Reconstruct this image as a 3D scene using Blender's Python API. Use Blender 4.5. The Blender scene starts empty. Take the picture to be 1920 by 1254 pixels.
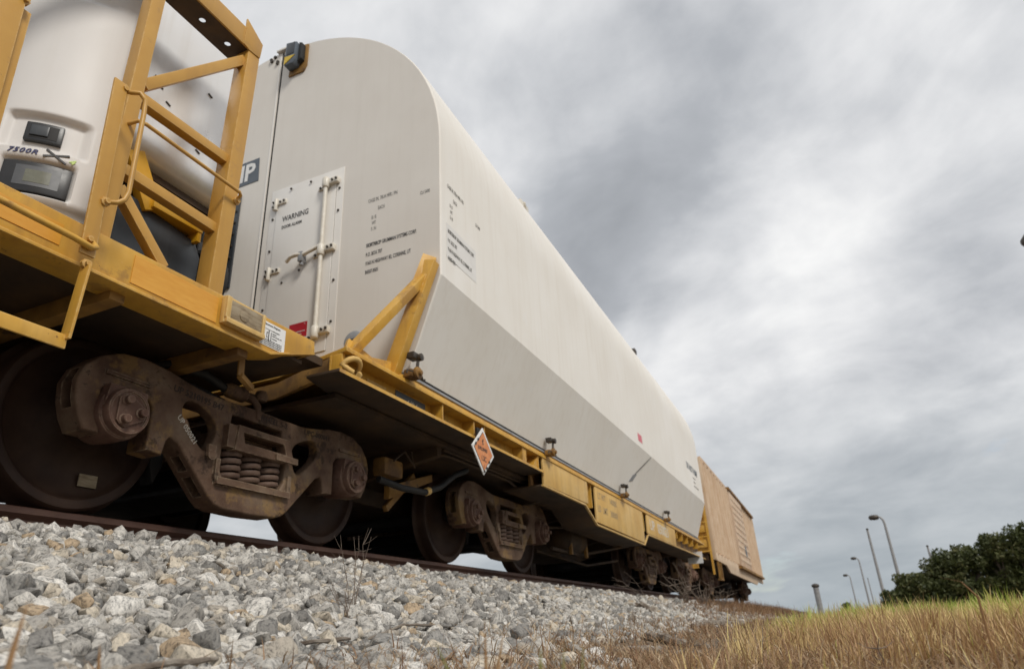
import bpy, bmesh, math, random
import numpy as np
from mathutils import Vector, Matrix, noise

rnd = random.Random(7)
S = bpy.context.scene
C = S.collection

# ---------------------------------------------------------------- camera, sky, sun
CAM = Vector((-2.0562, -3.9585, -0.6181))
cd = bpy.data.cameras.new("camera"); cam = bpy.data.objects.new("camera", cd); C.objects.link(cam)
R0 = Vector((0.40569443, -0.91265902, -0.04965421)); R1 = Vector((0.35389468, 0.20693704, -0.91210505)); R2 = Vector((0.84271619, 0.35246358, 0.40693837))
M = Matrix.Identity(4)
for i in range(3):
    M[i][0] = R0[i]; M[i][1] = -R1[i]; M[i][2] = -R2[i]; M[i][3] = CAM[i]
cam.matrix_world = M
cd.sensor_width = 36; cd.lens = 1253.96 / 1920 * 36
cd.clip_start = 0.02; cd.clip_end = 3000
cd.dof.use_dof = True; cd.dof.focus_distance = 2.3; cd.dof.aperture_fstop = 4.0
S.camera = cam

SUN_DIR = Vector((-0.38, -0.61, 0.695)).normalized()
W = bpy.data.worlds.new("World"); S.world = W; W.use_nodes = True
nt = W.node_tree; nt.nodes.clear()
def wn(t, **k):
    n = nt.nodes.new(t)
    for a, v in k.items(): setattr(n, a, v)
    return n
def wl(a, b): nt.links.new(a, b)
def wmath(op, a, b=None, clamp=False):
    n = wn('ShaderNodeMath', operation=op); n.use_clamp = clamp
    for i, v in enumerate((a, b)):
        if v is None: continue
        if isinstance(v, (int, float)): n.inputs[i].default_value = v
        else: wl(v, n.inputs[i])
    return n.outputs[0]
out = wn('ShaderNodeOutputWorld'); bg = wn('ShaderNodeBackground'); wl(bg.outputs[0], out.inputs[0])
bg.inputs[1].default_value = 0.1
sky = wn('ShaderNodeTexSky', sky_type='NISHITA'); sky.sun_disc = False
sky.sun_elevation = math.asin(SUN_DIR.z); sky.sun_rotation = math.atan2(SUN_DIR.x, SUN_DIR.y)
tc = wn('ShaderNodeTexCoord'); sep = wn('ShaderNodeSeparateXYZ'); wl(tc.outputs['Generated'], sep.inputs[0])
zz = wmath('ADD', wmath('MAXIMUM', sep.outputs[2], 0.0), 0.32)
px, py = wmath('DIVIDE', sep.outputs[0], zz), wmath('DIVIDE', sep.outputs[1], zz)
cmb = wn('ShaderNodeCombineXYZ'); wl(px, cmb.inputs[0]); wl(py, cmb.inputs[1]); cmb.inputs[2].default_value = 3.7
vr = wn('ShaderNodeVectorRotate', rotation_type='Z_AXIS'); wl(cmb.outputs[0], vr.inputs[0]); vr.inputs['Angle'].default_value = math.radians(113)
mp = wn('ShaderNodeMapping'); wl(vr.outputs[0], mp.inputs[0]); mp.inputs['Scale'].default_value = (1.0, 1.2, 1)
def wnoise(scale, detail, rough, dist, vec):
    n = wn('ShaderNodeTexNoise'); n.inputs['Scale'].default_value = scale; n.inputs['Detail'].default_value = detail
    n.inputs['Roughness'].default_value = rough; n.inputs['Distortion'].default_value = dist; wl(vec, n.inputs[0]); return n.outputs[0]
n1 = wnoise(0.9, 3, 0.45, 0.5, mp.outputs[0]); n2 = wnoise(3.1, 9, 0.55, 0.25, mp.outputs[0])
# broad banks of cloud: (direction, sharpness, amount); dark banks are negative
warp = wn('ShaderNodeTexNoise'); warp.inputs['Scale'].default_value = 1.7; warp.inputs['Detail'].default_value = 4; wl(tc.outputs['Generated'], warp.inputs[0])
wsub = wn('ShaderNodeVectorMath', operation='SUBTRACT'); wl(warp.outputs['Color'], wsub.inputs[0]); wsub.inputs[1].default_value = (.5, .5, .5)
wsc = wn('ShaderNodeVectorMath', operation='SCALE'); wl(wsub.outputs[0], wsc.inputs[0]); wsc.inputs['Scale'].default_value = 0.34
wad = wn('ShaderNodeVectorMath', operation='ADD'); wl(tc.outputs['Generated'], wad.inputs[0]); wl(wsc.outputs[0], wad.inputs[1])
wno = wn('ShaderNodeVectorMath', operation='NORMALIZE'); wl(wad.outputs[0], wno.inputs[0])
dens = wmath('ADD', wmath('MULTIPLY', wmath('SUBTRACT', n1, 0.5), 0.55), wmath('MULTIPLY', wmath('SUBTRACT', n2, 0.5), 0.95))
n4 = wnoise(4.6, 8, 0.5, 0.15, wno.outputs[0])
dens = wmath('ADD', dens, wmath('MULTIPLY', wmath('SUBTRACT', n4, 0.5), 0.65))
BANKS = [((.692, .043, .72), 70, -.24), ((.77, .175, .613), 80, -.26), ((.822, .304, .481), 70, -.32), ((.75, .10, .65), 40, -.08), ((.893, -.232, .386), 160, -.26), ((.703, -.10, .70), 90, -.10),
         ((.80, -.30, .52), 14, .10), ((.918, .1, .385), 90, .10), ((.643, .214, .736), 60, .06), ((.658, .321, .681), 60, .04)]
for d, k, a in BANKS:
    dv = Vector(d).normalized()
    dn = wn('ShaderNodeVectorMath', operation='DOT_PRODUCT'); wl(wno.outputs[0], dn.inputs[0]); dn.inputs[1].default_value = dv
    w = wmath('POWER', wmath('MAXIMUM', dn.outputs['Value'], 0.0), float(k))
    dens = wmath('ADD', dens, wmath('MULTIPLY', w, a))
val = wmath('ADD', dens, 0.56)
ramp = wn('ShaderNodeValToRGB'); wl(val, ramp.inputs[0])
e = ramp.color_ramp; e.elements[0].position = 0.08; e.elements[0].color = (.24, .252, .272, 1); e.elements[1].position = 0.92; e.elements[1].color = (.66, .66, .655, 1)
for p_, c_ in ((0.32, (.305, .318, .34, 1)), (0.52, (.42, .43, .447, 1)), (0.7, (.53, .535, .545, 1))):
    x = e.elements.new(p_); x.color = c_
# bluish grey murk towards the horizon
hz = wn('ShaderNodeMapRange'); wl(sep.outputs[2], hz.inputs[0]); hz.inputs[1].default_value = 0.0; hz.inputs[2].default_value = 0.30; hz.inputs[3].default_value = 0.75; hz.inputs[4].default_value = 0.0
hmix = wn('ShaderNodeMixRGB'); wl(hz.outputs[0], hmix.inputs[0]); wl(ramp.outputs[0], hmix.inputs[1]); hmix.inputs[2].default_value = (.225, .262, .285, 1)
x10 = wn('ShaderNodeMixRGB', blend_type='MULTIPLY'); x10.inputs[0].default_value = 1; wl(hmix.outputs[0], x10.inputs[1]); x10.inputs[2].default_value = (10, 10, 10, 1)
# small gaps of clear sky
n3 = wnoise(2.1, 5, 0.55, 0.3, mp.outputs[0])
gap = wn('ShaderNodeMapRange'); wl(n3, gap.inputs[0]); gap.inputs[1].default_value = 0.66; gap.inputs[2].default_value = 0.78; gap.inputs[4].default_value = 0.6
smix = wn('ShaderNodeMixRGB'); wl(gap.outputs[0], smix.inputs[0]); wl(x10.outputs[0], smix.inputs[1]); wl(sky.outputs[0], smix.inputs[2])
wl(smix.outputs[0], bg.inputs[0])

sd = bpy.data.lights.new("sun", 'SUN'); so = bpy.data.objects.new("sun", sd); C.objects.link(so)
sd.energy = 1.5; sd.angle = math.radians(14); sd.color = (1, .955, .88)
so.rotation_euler = SUN_DIR.to_track_quat('Z', 'Y').to_euler()

S.view_settings.view_transform = 'Standard'; S.view_settings.look = 'None'; S.view_settings.exposure = 0.58; S.view_settings.gamma = 1
S.view_settings.use_curve_mapping = False
S.cycles.max_bounces = 8; S.cycles.diffuse_bounces = 4; S.cycles.use_denoising = True

# ---------------------------------------------------------------- materials
MATS = {}
def mat(name, cols, rough=0.6, scale=6.0, metal=0.0, bump=0.0, bscale=40.0, spots=None, streak=None, stretch=(1, 1, 1), detail=6, contrast=(0.35, 0.68), spec=0.5, edge=None):
    """procedural paint/metal/stone: noise mix of cols, optional spots (colour, threshold, scale) and vertical streaks (colour, amount)"""
    m = bpy.data.materials.new(name); m.use_nodes = True; t = m.node_tree; N = t.nodes; L = t.links
    b = N['Principled BSDF']; b.inputs['Metallic'].default_value = metal; b.inputs['Specular IOR Level'].default_value = spec
    geo = N.new('ShaderNodeNewGeometry'); mapn = N.new('ShaderNodeMapping'); L.new(geo.outputs['Position'], mapn.inputs[0]); mapn.inputs['Scale'].default_value = stretch
    def nz(s, d=detail, r=0.6, vec=mapn.outputs[0]):
        n = N.new('ShaderNodeTexNoise'); n.inputs['Scale'].default_value = s; n.inputs['Detail'].default_value = d; n.inputs['Roughness'].default_value = r; L.new(vec, n.inputs[0]); return n.outputs[0]
    r = N.new('ShaderNodeValToRGB'); L.new(nz(scale), r.inputs[0]); el = r.color_ramp.elements
    el[0].position, el[1].position = contrast; el[0].color = (*cols[0], 1); el[1].color = (*cols[-1], 1)
    for i, c in enumerate(cols[1:-1]):
        q = el.new(contrast[0] + (contrast[1] - contrast[0]) * (i + 1) / (len(cols) - 1)); q.color = (*c, 1)
    col = r.outputs[0]
    def over(fac, c, col):
        x = N.new('ShaderNodeMixRGB'); L.new(fac, x.inputs[0]); L.new(col, x.inputs[1]); x.inputs[2].default_value = (*c, 1); return x.outputs[0]
    if streak:
        mp2 = N.new('ShaderNodeMapping'); L.new(geo.outputs['Position'], mp2.inputs[0]); mp2.inputs['Scale'].default_value = (9, 9, .55)
        q = N.new('ShaderNodeMapRange'); L.new(nz(1.6, 5, .6, mp2.outputs[0]), q.inputs[0]); q.inputs[1].default_value = .48; q.inputs[2].default_value = .8; q.inputs[4].default_value = streak[1]
        col = over(q.outputs[0], streak[0], col)
    for sp in (spots or []):
        q = N.new('ShaderNodeMapRange'); L.new(nz(sp[2], 8, .7), q.inputs[0]); q.inputs[1].default_value = sp[1]; q.inputs[2].default_value = sp[1] + .06
        q.inputs[4].default_value = sp[3] if len(sp) > 3 else 1.0
        col = over(q.outputs[0], sp[0], col)
    if edge:   # worn rims, on cast steel also a painted edge highlight: where a rounded normal departs from the true one
        bv = N.new('ShaderNodeBevel'); bv.samples = 4; bv.inputs['Radius'].default_value = .011
        dp = N.new('ShaderNodeVectorMath'); dp.operation = 'DOT_PRODUCT'; L.new(bv.outputs[0], dp.inputs[0]); L.new(geo.outputs['Normal'], dp.inputs[1])
        q = N.new('ShaderNodeMapRange'); L.new(dp.outputs['Value'], q.inputs[0]); q.inputs[1].default_value = .995; q.inputs[2].default_value = .88; q.inputs[3].default_value = 0; q.inputs[4].default_value = 1
        w = N.new('ShaderNodeMapRange'); L.new(nz(26, 6, .7), w.inputs[0]); w.inputs[1].default_value = .40; w.inputs[2].default_value = .62
        mm = N.new('ShaderNodeMath'); mm.operation = 'MULTIPLY'; L.new(q.outputs[0], mm.inputs[0]); L.new(w.outputs[0], mm.inputs[1]); col = over(mm.outputs[0], edge, col)
    L.new(col, b.inputs['Base Color'])
    q = N.new('ShaderNodeMapRange'); L.new(nz(scale * 2.3), q.inputs[0]); q.inputs[3].default_value = max(0, rough - .13); q.inputs[4].default_value = min(1, rough + .13); L.new(q.outputs[0], b.inputs['Roughness'])
    if bump:
        bn = N.new('ShaderNodeBump'); bn.inputs['Strength'].default_value = bump; bn.inputs['Distance'].default_value = .01; L.new(nz(bscale, 8, .65), bn.inputs['Height']); L.new(bn.outputs[0], b.inputs['Normal'])
    MATS[name] = m; return m
RUST = (.13, .055, .022)
yellow = mat('yellow_paint', [(.54, .28, .034), (.61, .335, .044), (.66, .39, .08)], .5, 3, bump=.06, bscale=60, spots=[(RUST, .635, 20, .85), ((.28, .14, .045), .56, 4, .55), ((.66, .42, .14), .64, 9, .5)], streak=((.30, .15, .045), .5), edge=(.72, .50, .20))
yellow_fade = mat('faded_yellow_paint', [(.54, .32, .085), (.61, .39, .12), (.66, .45, .18)], .6, 2, bump=.05, bscale=50, spots=[((.24, .11, .04), .65, 13, .8), ((.40, .24, .08), .58, 4, .5)], streak=((.38, .22, .075), .6), edge=(.74, .60, .34))
yellow_frame = mat('yellow_frame_paint', [(.50, .265, .048), (.56, .31, .060)], .42, 4, bump=.04, bscale=90, spots=[((.16, .08, .03), .68, 30, .9), ((.40, .22, .06), .60, 7, .5)], streak=((.34, .18, .05), .35), edge=(.70, .48, .20))
yellow_deep = mat('deep_yellow_paint', [(.60, .30, .01), (.68, .37, .02)], .4, 5, bump=.03, bscale=80)
orange_tape = mat('orange_reflective_strip', [(.66, .30, .03), (.72, .36, .048)], .42, 9, stretch=(1, 1, 6), bump=.05, bscale=30, spots=[((.70, .46, .16), .64, 18, .5), ((.36, .15, .03), .72, 26, .6)])
underside = mat('dark_brown_underside', [(.030, .018, .010), (.055, .032, .016), (.095, .052, .02)], .75, 2.5, bump=.15, bscale=30, spots=[((.18, .085, .015), .66, 4, .5)])  # dark brown shared by undersides, pans and underbody parts
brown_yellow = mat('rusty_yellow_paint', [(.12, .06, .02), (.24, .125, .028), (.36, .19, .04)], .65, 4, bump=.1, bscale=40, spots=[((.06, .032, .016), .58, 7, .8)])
cast = mat('rusty_cast_steel', [(.080, .043, .027), (.140, .086, .056), (.205, .145, .098)], .68, 4.5, bump=.35, bscale=55, spots=[((.33, .20, .06), .53, 3.2, .42), ((.040, .024, .016), .565, 7, .8), ((.33, .27, .18), .70, 60, .7), ((.03, .018, .012), .60, 18, .7)], spec=.25, edge=(.36, .28, .19))  # edge colour mixes wear with a highlight painted along the rims
cast_red = mat('reddish_cast_steel', [(.085, .043, .031), (.135, .074, .053), (.18, .108, .08)], .66, 7, bump=.25, bscale=60, spots=[((.30, .25, .15), .70, 45, .7), ((.05, .03, .02), .60, 14, .7)], spec=.25, edge=(.34, .25, .18))
wheel_m = mat('brown_wheel_steel', [(.026, .013, .009), (.040, .021, .013), (.056, .032, .021)], .6, 4, spec=.25, bump=.12, bscale=40, spots=[((.04, .024, .017), .62, 6, .7)])
tread_m = mat('worn_tread_steel', [(.05, .038, .032), (.09, .07, .06)], .35, 20, metal=.6)
spring_m = mat('rusty_spring_steel', [(.10, .055, .036), (.145, .09, .062)], .65, 20, bump=.2, bscale=90)
rail_m = mat('rusty_rail_steel', [(.075, .036, .026), (.105, .052, .036), (.13, .068, .045)], .62, 10, bump=.25, bscale=70, stretch=(.4, 1, 1))
cast_dark = mat('dark_cast_grime', [(.03, .018, .012), (.05, .03, .02)], .7, 20)
black_m = mat('black_grime', [(.008, .008, .008), (.022, .02, .019)], .7, 6, bump=.05)
shell_m = mat('offwhite_shell_paint', [(.77, .73, .665), (.80, .765, .705), (.825, .795, .745)], .55, .9, bump=.09, bscale=110, streak=((.62, .55, .46), .30), spots=[((.52, .44, .34), .70, 7, .4), ((.80, .78, .75), .60, 2.2, .5)])
panel_m = mat('offwhite_end_paint', [(.70, .655, .595), (.74, .70, .64)], .5, 1.6, bump=.03, bscale=90, streak=((.60, .55, .48), .22))
door_m = mat('offwhite_door_paint', [(.74, .71, .665), (.78, .75, .705)], .42, 2.2, streak=((.62, .57, .50), .2), bump=.02, bscale=60)
hard_m = mat('cream_hardware_paint', [(.62, .57, .48), (.72, .68, .60)], .4, 20, bump=.05, spots=[((.30, .19, .09), .7, 30, .6)])
dark_bolt = mat('dark_bolt_steel', [(.05, .042, .036), (.10, .085, .07)], .5, 30, metal=.5)
grey_metal = mat('grey_metal', [(.26, .265, .275), (.34, .345, .355)], .5, 8, metal=.3, bump=.04)
steel = mat('bright_sheet_steel', [(.78, .77, .755), (.83, .82, .805)], .32, 2.2, metal=.4, bump=.07, bscale=2.0, streak=((.60, .55, .48), .35))
cover_m = mat('white_plastic_cover', [(.70, .675, .65), (.73, .71, .69)], .5, 1.5, spec=.3, streak=((.62, .59, .55), .25), bump=.015, bscale=30)
plastic = mat('black_plastic', [(.012, .012, .013), (.024, .024, .026)], .38, 8, bump=.02)
tank_m = mat('dark_grey_plastic', [(.022, .026, .031), (.040, .046, .053)], .42, 3, bump=.04, bscale=12, streak=((.10, .11, .12), .25))
screen_m = mat('grey_lcd', [(.145, .15, .115), (.175, .18, .14)], .25, 10)
pad_m = mat('grey_keypad', [(.075, .08, .088), (.105, .11, .118)], .4, 14)
ink = mat('black_stencil_ink', [(.030, .030, .034), (.065, .062, .06)], .6, 30)
ink_faint = mat('faded_grey_ink', [(.20, .19, .175), (.32, .305, .28)], .6, 60)
ink_grey = mat('worn_grey_ink', [(.12, .118, .11), (.30, .29, .27)], .6, 70)
ink_blue = mat('navy_ink', [(.03, .035, .11), (.045, .05, .14)], .5, 30)
ink_white = mat('white_stencil_paint', [(.50, .46, .38), (.68, .64, .56)], .6, 40)
ink_brown = mat('brown_stencil_paint', [(.30, .22, .12), (.38, .28, .16)], .6, 40)
green_ink = mat('lime_ink', [(.45, .62, .12), (.5, .66, .16)], .5, 30)
slate = mat('slate_blue_sign', [(.085, .105, .13), (.11, .13, .155)], .5, 10)
white_sheet = mat('white_sheet', [(.74, .735, .72), (.80, .795, .78)], .5, 8)
red_m = mat('red_sticker', [(.36, .008, .016), (.43, .012, .022)], .45, 10)
orange_sign = mat('orange_sign_face', [(.60, .19, .05), (.70, .30, .12)], .55, 18, spots=[((.72, .50, .36), .66, 12, .6)])
wood_end = mat('weathered_wood', [(.19, .14, .085), (.31, .245, .16), (.38, .32, .23)], .8, 9, stretch=(1, 1, 5), bump=.5, bscale=40)
wood_grey = mat('grey_driftwood', [(.085, .06, .042), (.20, .165, .13), (.33, .29, .24)], .85, 14, stretch=(.5, 2, 2), bump=.7, bscale=50)
box_paint = mat('faded_tan_boxcar_paint', [(.48, .32, .20), (.55, .39, .265), (.61, .48, .36)], .65, 1.6, bump=.06, bscale=30, streak=((.66, .52, .38), .5), spots=[((.22, .10, .05), .69, 6, .7)])
box_rib = mat('pale_tan_rib_paint', [(.57, .42, .28), (.66, .52, .38)], .65, 3, streak=((.40, .22, .11), .5))
pole_m = mat('galvanised_pole', [(.27, .265, .26), (.34, .335, .33)], .55, 3, metal=.2)
bark_m = mat('bark', [(.10, .075, .055), (.21, .17, .13)], .85, 8, bump=.5)
twig_m = mat('dry_twig', [(.13, .095, .07), (.25, .20, .16)], .8, 25, bump=.2)
seal_m = mat('tape_residue', [(.70, .68, .65), (.76, .74, .71)], .5, 10)

# ---------------------------------------------------------------- mesh helpers
def finish(me, smooth=40):
    if smooth:
        for p in me.polygons: p.use_smooth = True
        me.set_sharp_from_angle(angle=math.radians(smooth))
class MB:
    def __init__(s): s.bm = bmesh.new()
    def box(s, a, b, rot=None, piv=None):
        """axis box from corner a to corner b"""
        lo = Vector(map(min, zip(a, b))); hi = Vector(map(max, zip(a, b)))
        vs = [s.bm.verts.new((x, y, z)) for x in (lo.x, hi.x) for y in (lo.y, hi.y) for z in (lo.z, hi.z)]
        for f in ((0, 1, 3, 2), (4, 6, 7, 5), (0, 4, 5, 1), (2, 3, 7, 6), (0, 2, 6, 4), (1, 5, 7, 3)): s.bm.faces.new([vs[i] for i in f])
        if rot is not None:
            bmesh.ops.rotate(s.bm, verts=vs, cent=piv or (lo + hi) / 2, matrix=rot)
        return s
    def bar(s, p, q, w, h, up=(0, 0, 1)):
        """square bar from p to q"""
        p, q = Vector(p), Vector(q); d = (q - p).normalized(); u = Vector(up)
        if abs(d.dot(u)) > .99: u = Vector((1, 0, 0))
        r = d.cross(u).normalized(); u = r.cross(d)
        vs = [s.bm.verts.new(c + r * (a * w / 2) + u * (b * h / 2)) for c in (p, q) for a, b in ((-1, -1), (1, -1), (1, 1), (-1, 1))]
        for f in ((3, 2, 1, 0), (4, 5, 6, 7), (0, 1, 5, 4), (1, 2, 6, 5), (2, 3, 7, 6), (3, 0, 4, 7)): s.bm.faces.new([vs[i] for i in f])
        return s
    def prism(s, poly, ext):
        """closed polygon (3-D points) extruded by vector ext"""
        a = [s.bm.verts.new(p) for p in poly]; e = Vector(ext); b = [s.bm.verts.new(Vector(p) + e) for p in poly]
        n = len(a); s.bm.faces.new(a[::-1]); s.bm.faces.new(b)
        for i in range(n): s.bm.faces.new((a[i], a[(i + 1) % n], b[(i + 1) % n], b[i]))
        return s
    def tube(s, pts, r, n=8, taper=None, caps=True):
        pts = [Vector(p) for p in pts]; rings = []; prev = None
        for i, p in enumerate(pts):
            d = (pts[min(i + 1, len(pts) - 1)] - pts[max(i - 1, 0)]).normalized()
            if prev is None:
                u = Vector((0, 0, 1)) if abs(d.z) < .9 else Vector((1, 0, 0)); u = (u - d * u.dot(d)).normalized()
            else:
                u = (prev - d * prev.dot(d)).normalized()
            prev = u; v = d.cross(u); rr = r if taper is None else r * taper[i]
            rings.append([s.bm.verts.new(p + (u * math.cos(2 * math.pi * k / n) + v * math.sin(2 * math.pi * k / n)) * rr) for k in range(n)])
        for a, b in zip(rings, rings[1:]):
            for k in range(n): s.bm.faces.new((a[k], a[(k + 1) % n], b[(k + 1) % n], b[k]))
        if caps: s.bm.faces.new(rings[0][::-1]); s.bm.faces.new(rings[-1])
        return s
    def lathe(s, prof, c, axis='y', n=32):
        """profile of (radius, offset along axis) round centre c"""
        rings = []; c = Vector(c)
        for r, t in prof:
            ring = []
            for k in range(n):
                a = 2 * math.pi * k / n; x, y = r * math.cos(a), r * math.sin(a)
                p = {'y': (x, t, y), 'x': (t, x, y), 'z': (x, y, t)}[axis]
                ring.append(s.bm.verts.new(c + Vector(p)))
            rings.append(ring)
        for a, b in zip(rings, rings[1:]):
            for k in range(n): s.bm.faces.new((a[k], a[(k + 1) % n], b[(k + 1) % n], b[k]))
        s.bm.faces.new(rings[0][::-1]); s.bm.faces.new(rings[-1]); return s
    def mesh(s, name, m, bev=0, smooth=40, seg=2):
        bmesh.ops.recalc_face_normals(s.bm, faces=s.bm.faces)
        if bev:
            es = [e for e in s.bm.edges if len(e.link_faces) == 2 and e.calc_face_angle(0) > math.radians(35)]
            bmesh.ops.bevel(s.bm, geom=es, offset=bev, segments=seg, profile=.6, affect='EDGES', clamp_overlap=True)
        me = bpy.data.meshes.new(name); s.bm.to_mesh(me); s.bm.free()
        me.materials.append(m); finish(me, smooth); return me
ORG = {}
def link(name, me, parent=None, loc=(0, 0, 0), local=False, rot=None):
    """link mesh whose coordinates are world (or local to loc) under parent"""
    o = bpy.data.objects.new(name, me); C.objects.link(o)
    po = ORG.get(parent.name, Vector()) if parent else Vector()
    if parent: o.parent = parent
    o.location = Vector(loc) - po; ORG[o.name] = Vector(loc)
    if rot: o.rotation_euler = rot
    return o
def part(name, mb, m, parent, bev=0, smooth=40, seg=2, label=None):
    me = mb.mesh(name, m, bev, smooth, seg) if isinstance(mb, MB) else mb
    o = link(name, me, parent)
    if label: o['label'] = label
    return o
def thing(name, label, cat, loc=(0, 0, 0), group=None, me=None, kind=None):
    o = bpy.data.objects.new(name, me); C.objects.link(o); o.location = loc; ORG[o.name] = Vector(loc)
    if kind: o['kind'] = kind
    else: o['label'] = label; o['category'] = cat
    if group: o['group'] = group
    return o
def struct(name, me, kind='structure'):
    o = bpy.data.objects.new(name, me); C.objects.link(o); o['kind'] = kind; ORG[o.name] = Vector(); return o
def tomesh(ob, name, m, smooth=40):
    C.objects.link(ob); dg = bpy.context.evaluated_depsgraph_get(); dg.update()
    me = bpy.data.meshes.new_from_object(ob.evaluated_get(dg)); me.name = name
    dat = ob.data; bpy.data.objects.remove(ob)
    if isinstance(dat, bpy.types.Curve): bpy.data.curves.remove(dat)
    me.materials.clear(); me.materials.append(m); finish(me, smooth); return me
def plate(loops, half, bev, name, m, res=2):
    """flat shape with holes in XY, thickness 2*(half+bev) about z=0, rounded rim"""
    cu = bpy.data.curves.new('c', 'CURVE'); cu.dimensions = '2D'; cu.fill_mode = 'BOTH'; cu.extrude = half; cu.bevel_depth = bev; cu.bevel_resolution = res
    for lp in loops:
        sp = cu.splines.new('POLY'); sp.points.add(len(lp) - 1); sp.use_cyclic_u = True
        for p, q in zip(sp.points, lp): p.co = (q[0], q[1], 0, 1)
    return tomesh(bpy.data.objects.new('c', cu), name, m)
def smooth_loop(pts, it=2):
    for _ in range(it):
        o = []
        for i, p in enumerate(pts):
            q = pts[(i + 1) % len(pts)]
            o += [(.75 * p[0] + .25 * q[0], .75 * p[1] + .25 * q[1]), (.25 * p[0] + .75 * q[0], .25 * p[1] + .75 * q[1])]
        pts = o
    return pts
def text(lines, name, m, parent, origin, right, up, bold=0.0, thick=.0006, proud=.0012, sx=1.0, label=None, shear=0):
    """lines: (string, x, y, size) set in the plane (right, up) from origin, as one flat mesh"""
    r, u = Vector(right).normalized(), Vector(up).normalized(); n = r.cross(u); o = Vector(origin) + n * proud; ob = None
    mm = Matrix(((r.x, u.x, n.x, o.x), (r.y, u.y, n.y, o.y), (r.z, u.z, n.z, o.z), (0, 0, 0, 1)))
    for s_, x, y, size in lines:
        fc = bpy.data.curves.new('t', 'FONT'); fc.body = s_; fc.size = size; fc.offset = bold * size; fc.extrude = thick; fc.resolution_u = 2; fc.shear = shear
        me = tomesh(bpy.data.objects.new('t', fc), name, m, 0)
        me.transform(mm @ Matrix.Translation((x, y, 0)) @ Matrix.Diagonal((sx, 1, 1, 1)))
        ob = link(name, me, parent)
        if label: ob['label'] = label
    return ob
END_R, END_U = (0, -1, 0), (0, 0, 1)     # faces looking towards -x
SIDE_R, SIDE_U = (1, 0, 0), (0, 0, 1)    # faces looking towards -y
# ---------------------------------------------------------------- setting: ground, ballast, rails
def sstep(a, b, v):
    t = np.clip((v - a) / (b - a), 0, 1); return t * t * (3 - 2 * t)
def ground_z(x, y):
    """height of the trackside: ballast shoulder, toe and the grass field (arrays)"""
    x = np.asarray(x, float); y = np.asarray(y, float)
    crest = -0.192 - 0.006 * np.clip(x, 0, 20)
    toe = -0.655 + 0.0 * x
    t = np.clip((-1.40 - y) / 1.38, 0, 1)
    z = crest + (toe - crest) * (t * .94 + .06 * t * t * (3 - 2 * t))
    z = z - 0.085 * sstep(2.78, 3.5, -y)
    r = np.hypot(x + 2.06, y + 3.96)
    z = z + 0.105 * sstep(2.0, 7.5, r) * sstep(3.0, 4.2, -y) - 0.55 * sstep(9.0, 40.0, r) * sstep(2.9, 4.5, -y)
    z = z + 0.012 * np.sin(x * 3.1 + 1.3 * y) * sstep(2.7, 3.3, -y) + 0.01 * np.sin(y * 5.3 - 2.0 * x)* sstep(2.7, 3.3, -y)
    z = np.where(y > 1.40, -0.165 + (-.655 + .165) * np.clip((y - 1.4) / 1.38, 0, 1), z)
    return z
def gridmesh(name, xs, ys, fn, m):
    X, Y = np.meshgrid(xs, ys, indexing='ij'); Z = fn(X, Y)
    v = np.stack([X, Y, Z], -1).reshape(-1, 3); nx, ny = len(xs), len(ys)
    i = (np.arange(nx - 1)[:, None] * ny + np.arange(ny - 1)[None, :]).reshape(-1)
    f = np.stack([i, i + ny, i + ny + 1, i + 1], -1)
    me = bpy.data.meshes.new(name); me.from_pydata(v.tolist(), [], f.tolist()); me.materials.append(m); finish(me, 60); return me
soil = mat('dry_soil_litter', [(.060, .043, .029), (.13, .095, .062), (.21, .16, .105)], .9, 14, bump=.8, bscale=50, spots=[((.26, .20, .12), .62, 40, .7)])
bed_m = mat('ballast_fines', [(.05, .045, .038), (.11, .10, .088), (.17, .155, .135)], .9, 30, bump=1.0, bscale=60)
xs = np.concatenate([[-900, -300, -120, -60, -30, -15, -8], np.arange(-5, 18, .25), [19, 21, 24, 28, 34, 42, 55, 80, 120, 250, 600, 1500]])
ys = np.concatenate([[-900, -300, -120, -60, -40, -28, -20, -15, -12], np.arange(-10, -2.9, .25)])
struct('ground', gridmesh('ground', xs, ys, ground_z, soil))
ysb = np.concatenate([[-2.9, -2.65, -2.4, -2.1, -1.8, -1.6, -1.4, -1.2, -.8, 0, .8, 1.2, 1.4, 1.8, 2.2, 2.9]])
ysb[0] = ys[-1]
ballast = struct('ballast', gridmesh('ballast', xs, ysb, ground_z, bed_m))
struct('far_ground', gridmesh('far_ground', xs, np.array([2.9, 4, 8, 20, 80, 300, 900.]), lambda X, Y: X * 0 - .66 + 0 * Y, soil))

def rail_mesh():
    half = [(.0, .0), (.028, .0), (.035, -.006), (.0355, -.030), (.020, -.042), (.0085, -.052), (.0085, -.135), (.02, -.150), (.074, -.168), (.074, -.182)]
    prof = half + [(-a, b) for a, b in half[:0:-1]]
    bm = MB()
    for a, b in ((-14, 8), (8.006, 24), (24.006, 170)):
        bm.prism([(a, x, z) for x, z in prof], (b - a, 0, 0))
    return bm.mesh('rail', rail_m, 0, 30)
rm = rail_mesh()
for s in (-1, 1):
    o = struct('rail', rm); o.location = (0, s * .753, 0); ORG[o.name] = o.location.copy()
tie_m = mat('weathered_tie', [(.05, .037, .028), (.10, .078, .06)], .85, 6, stretch=(3, .5, 3), bump=.5)
tm = MB().box((-.115, -1.3, -.365), (.115, 1.3, -.186)).mesh('railroad_tie', tie_m, .006)
for k in range(44):
    o = struct('railroad_tie', tm); o.location = (-5 + k * .53, 0, 0)

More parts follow.
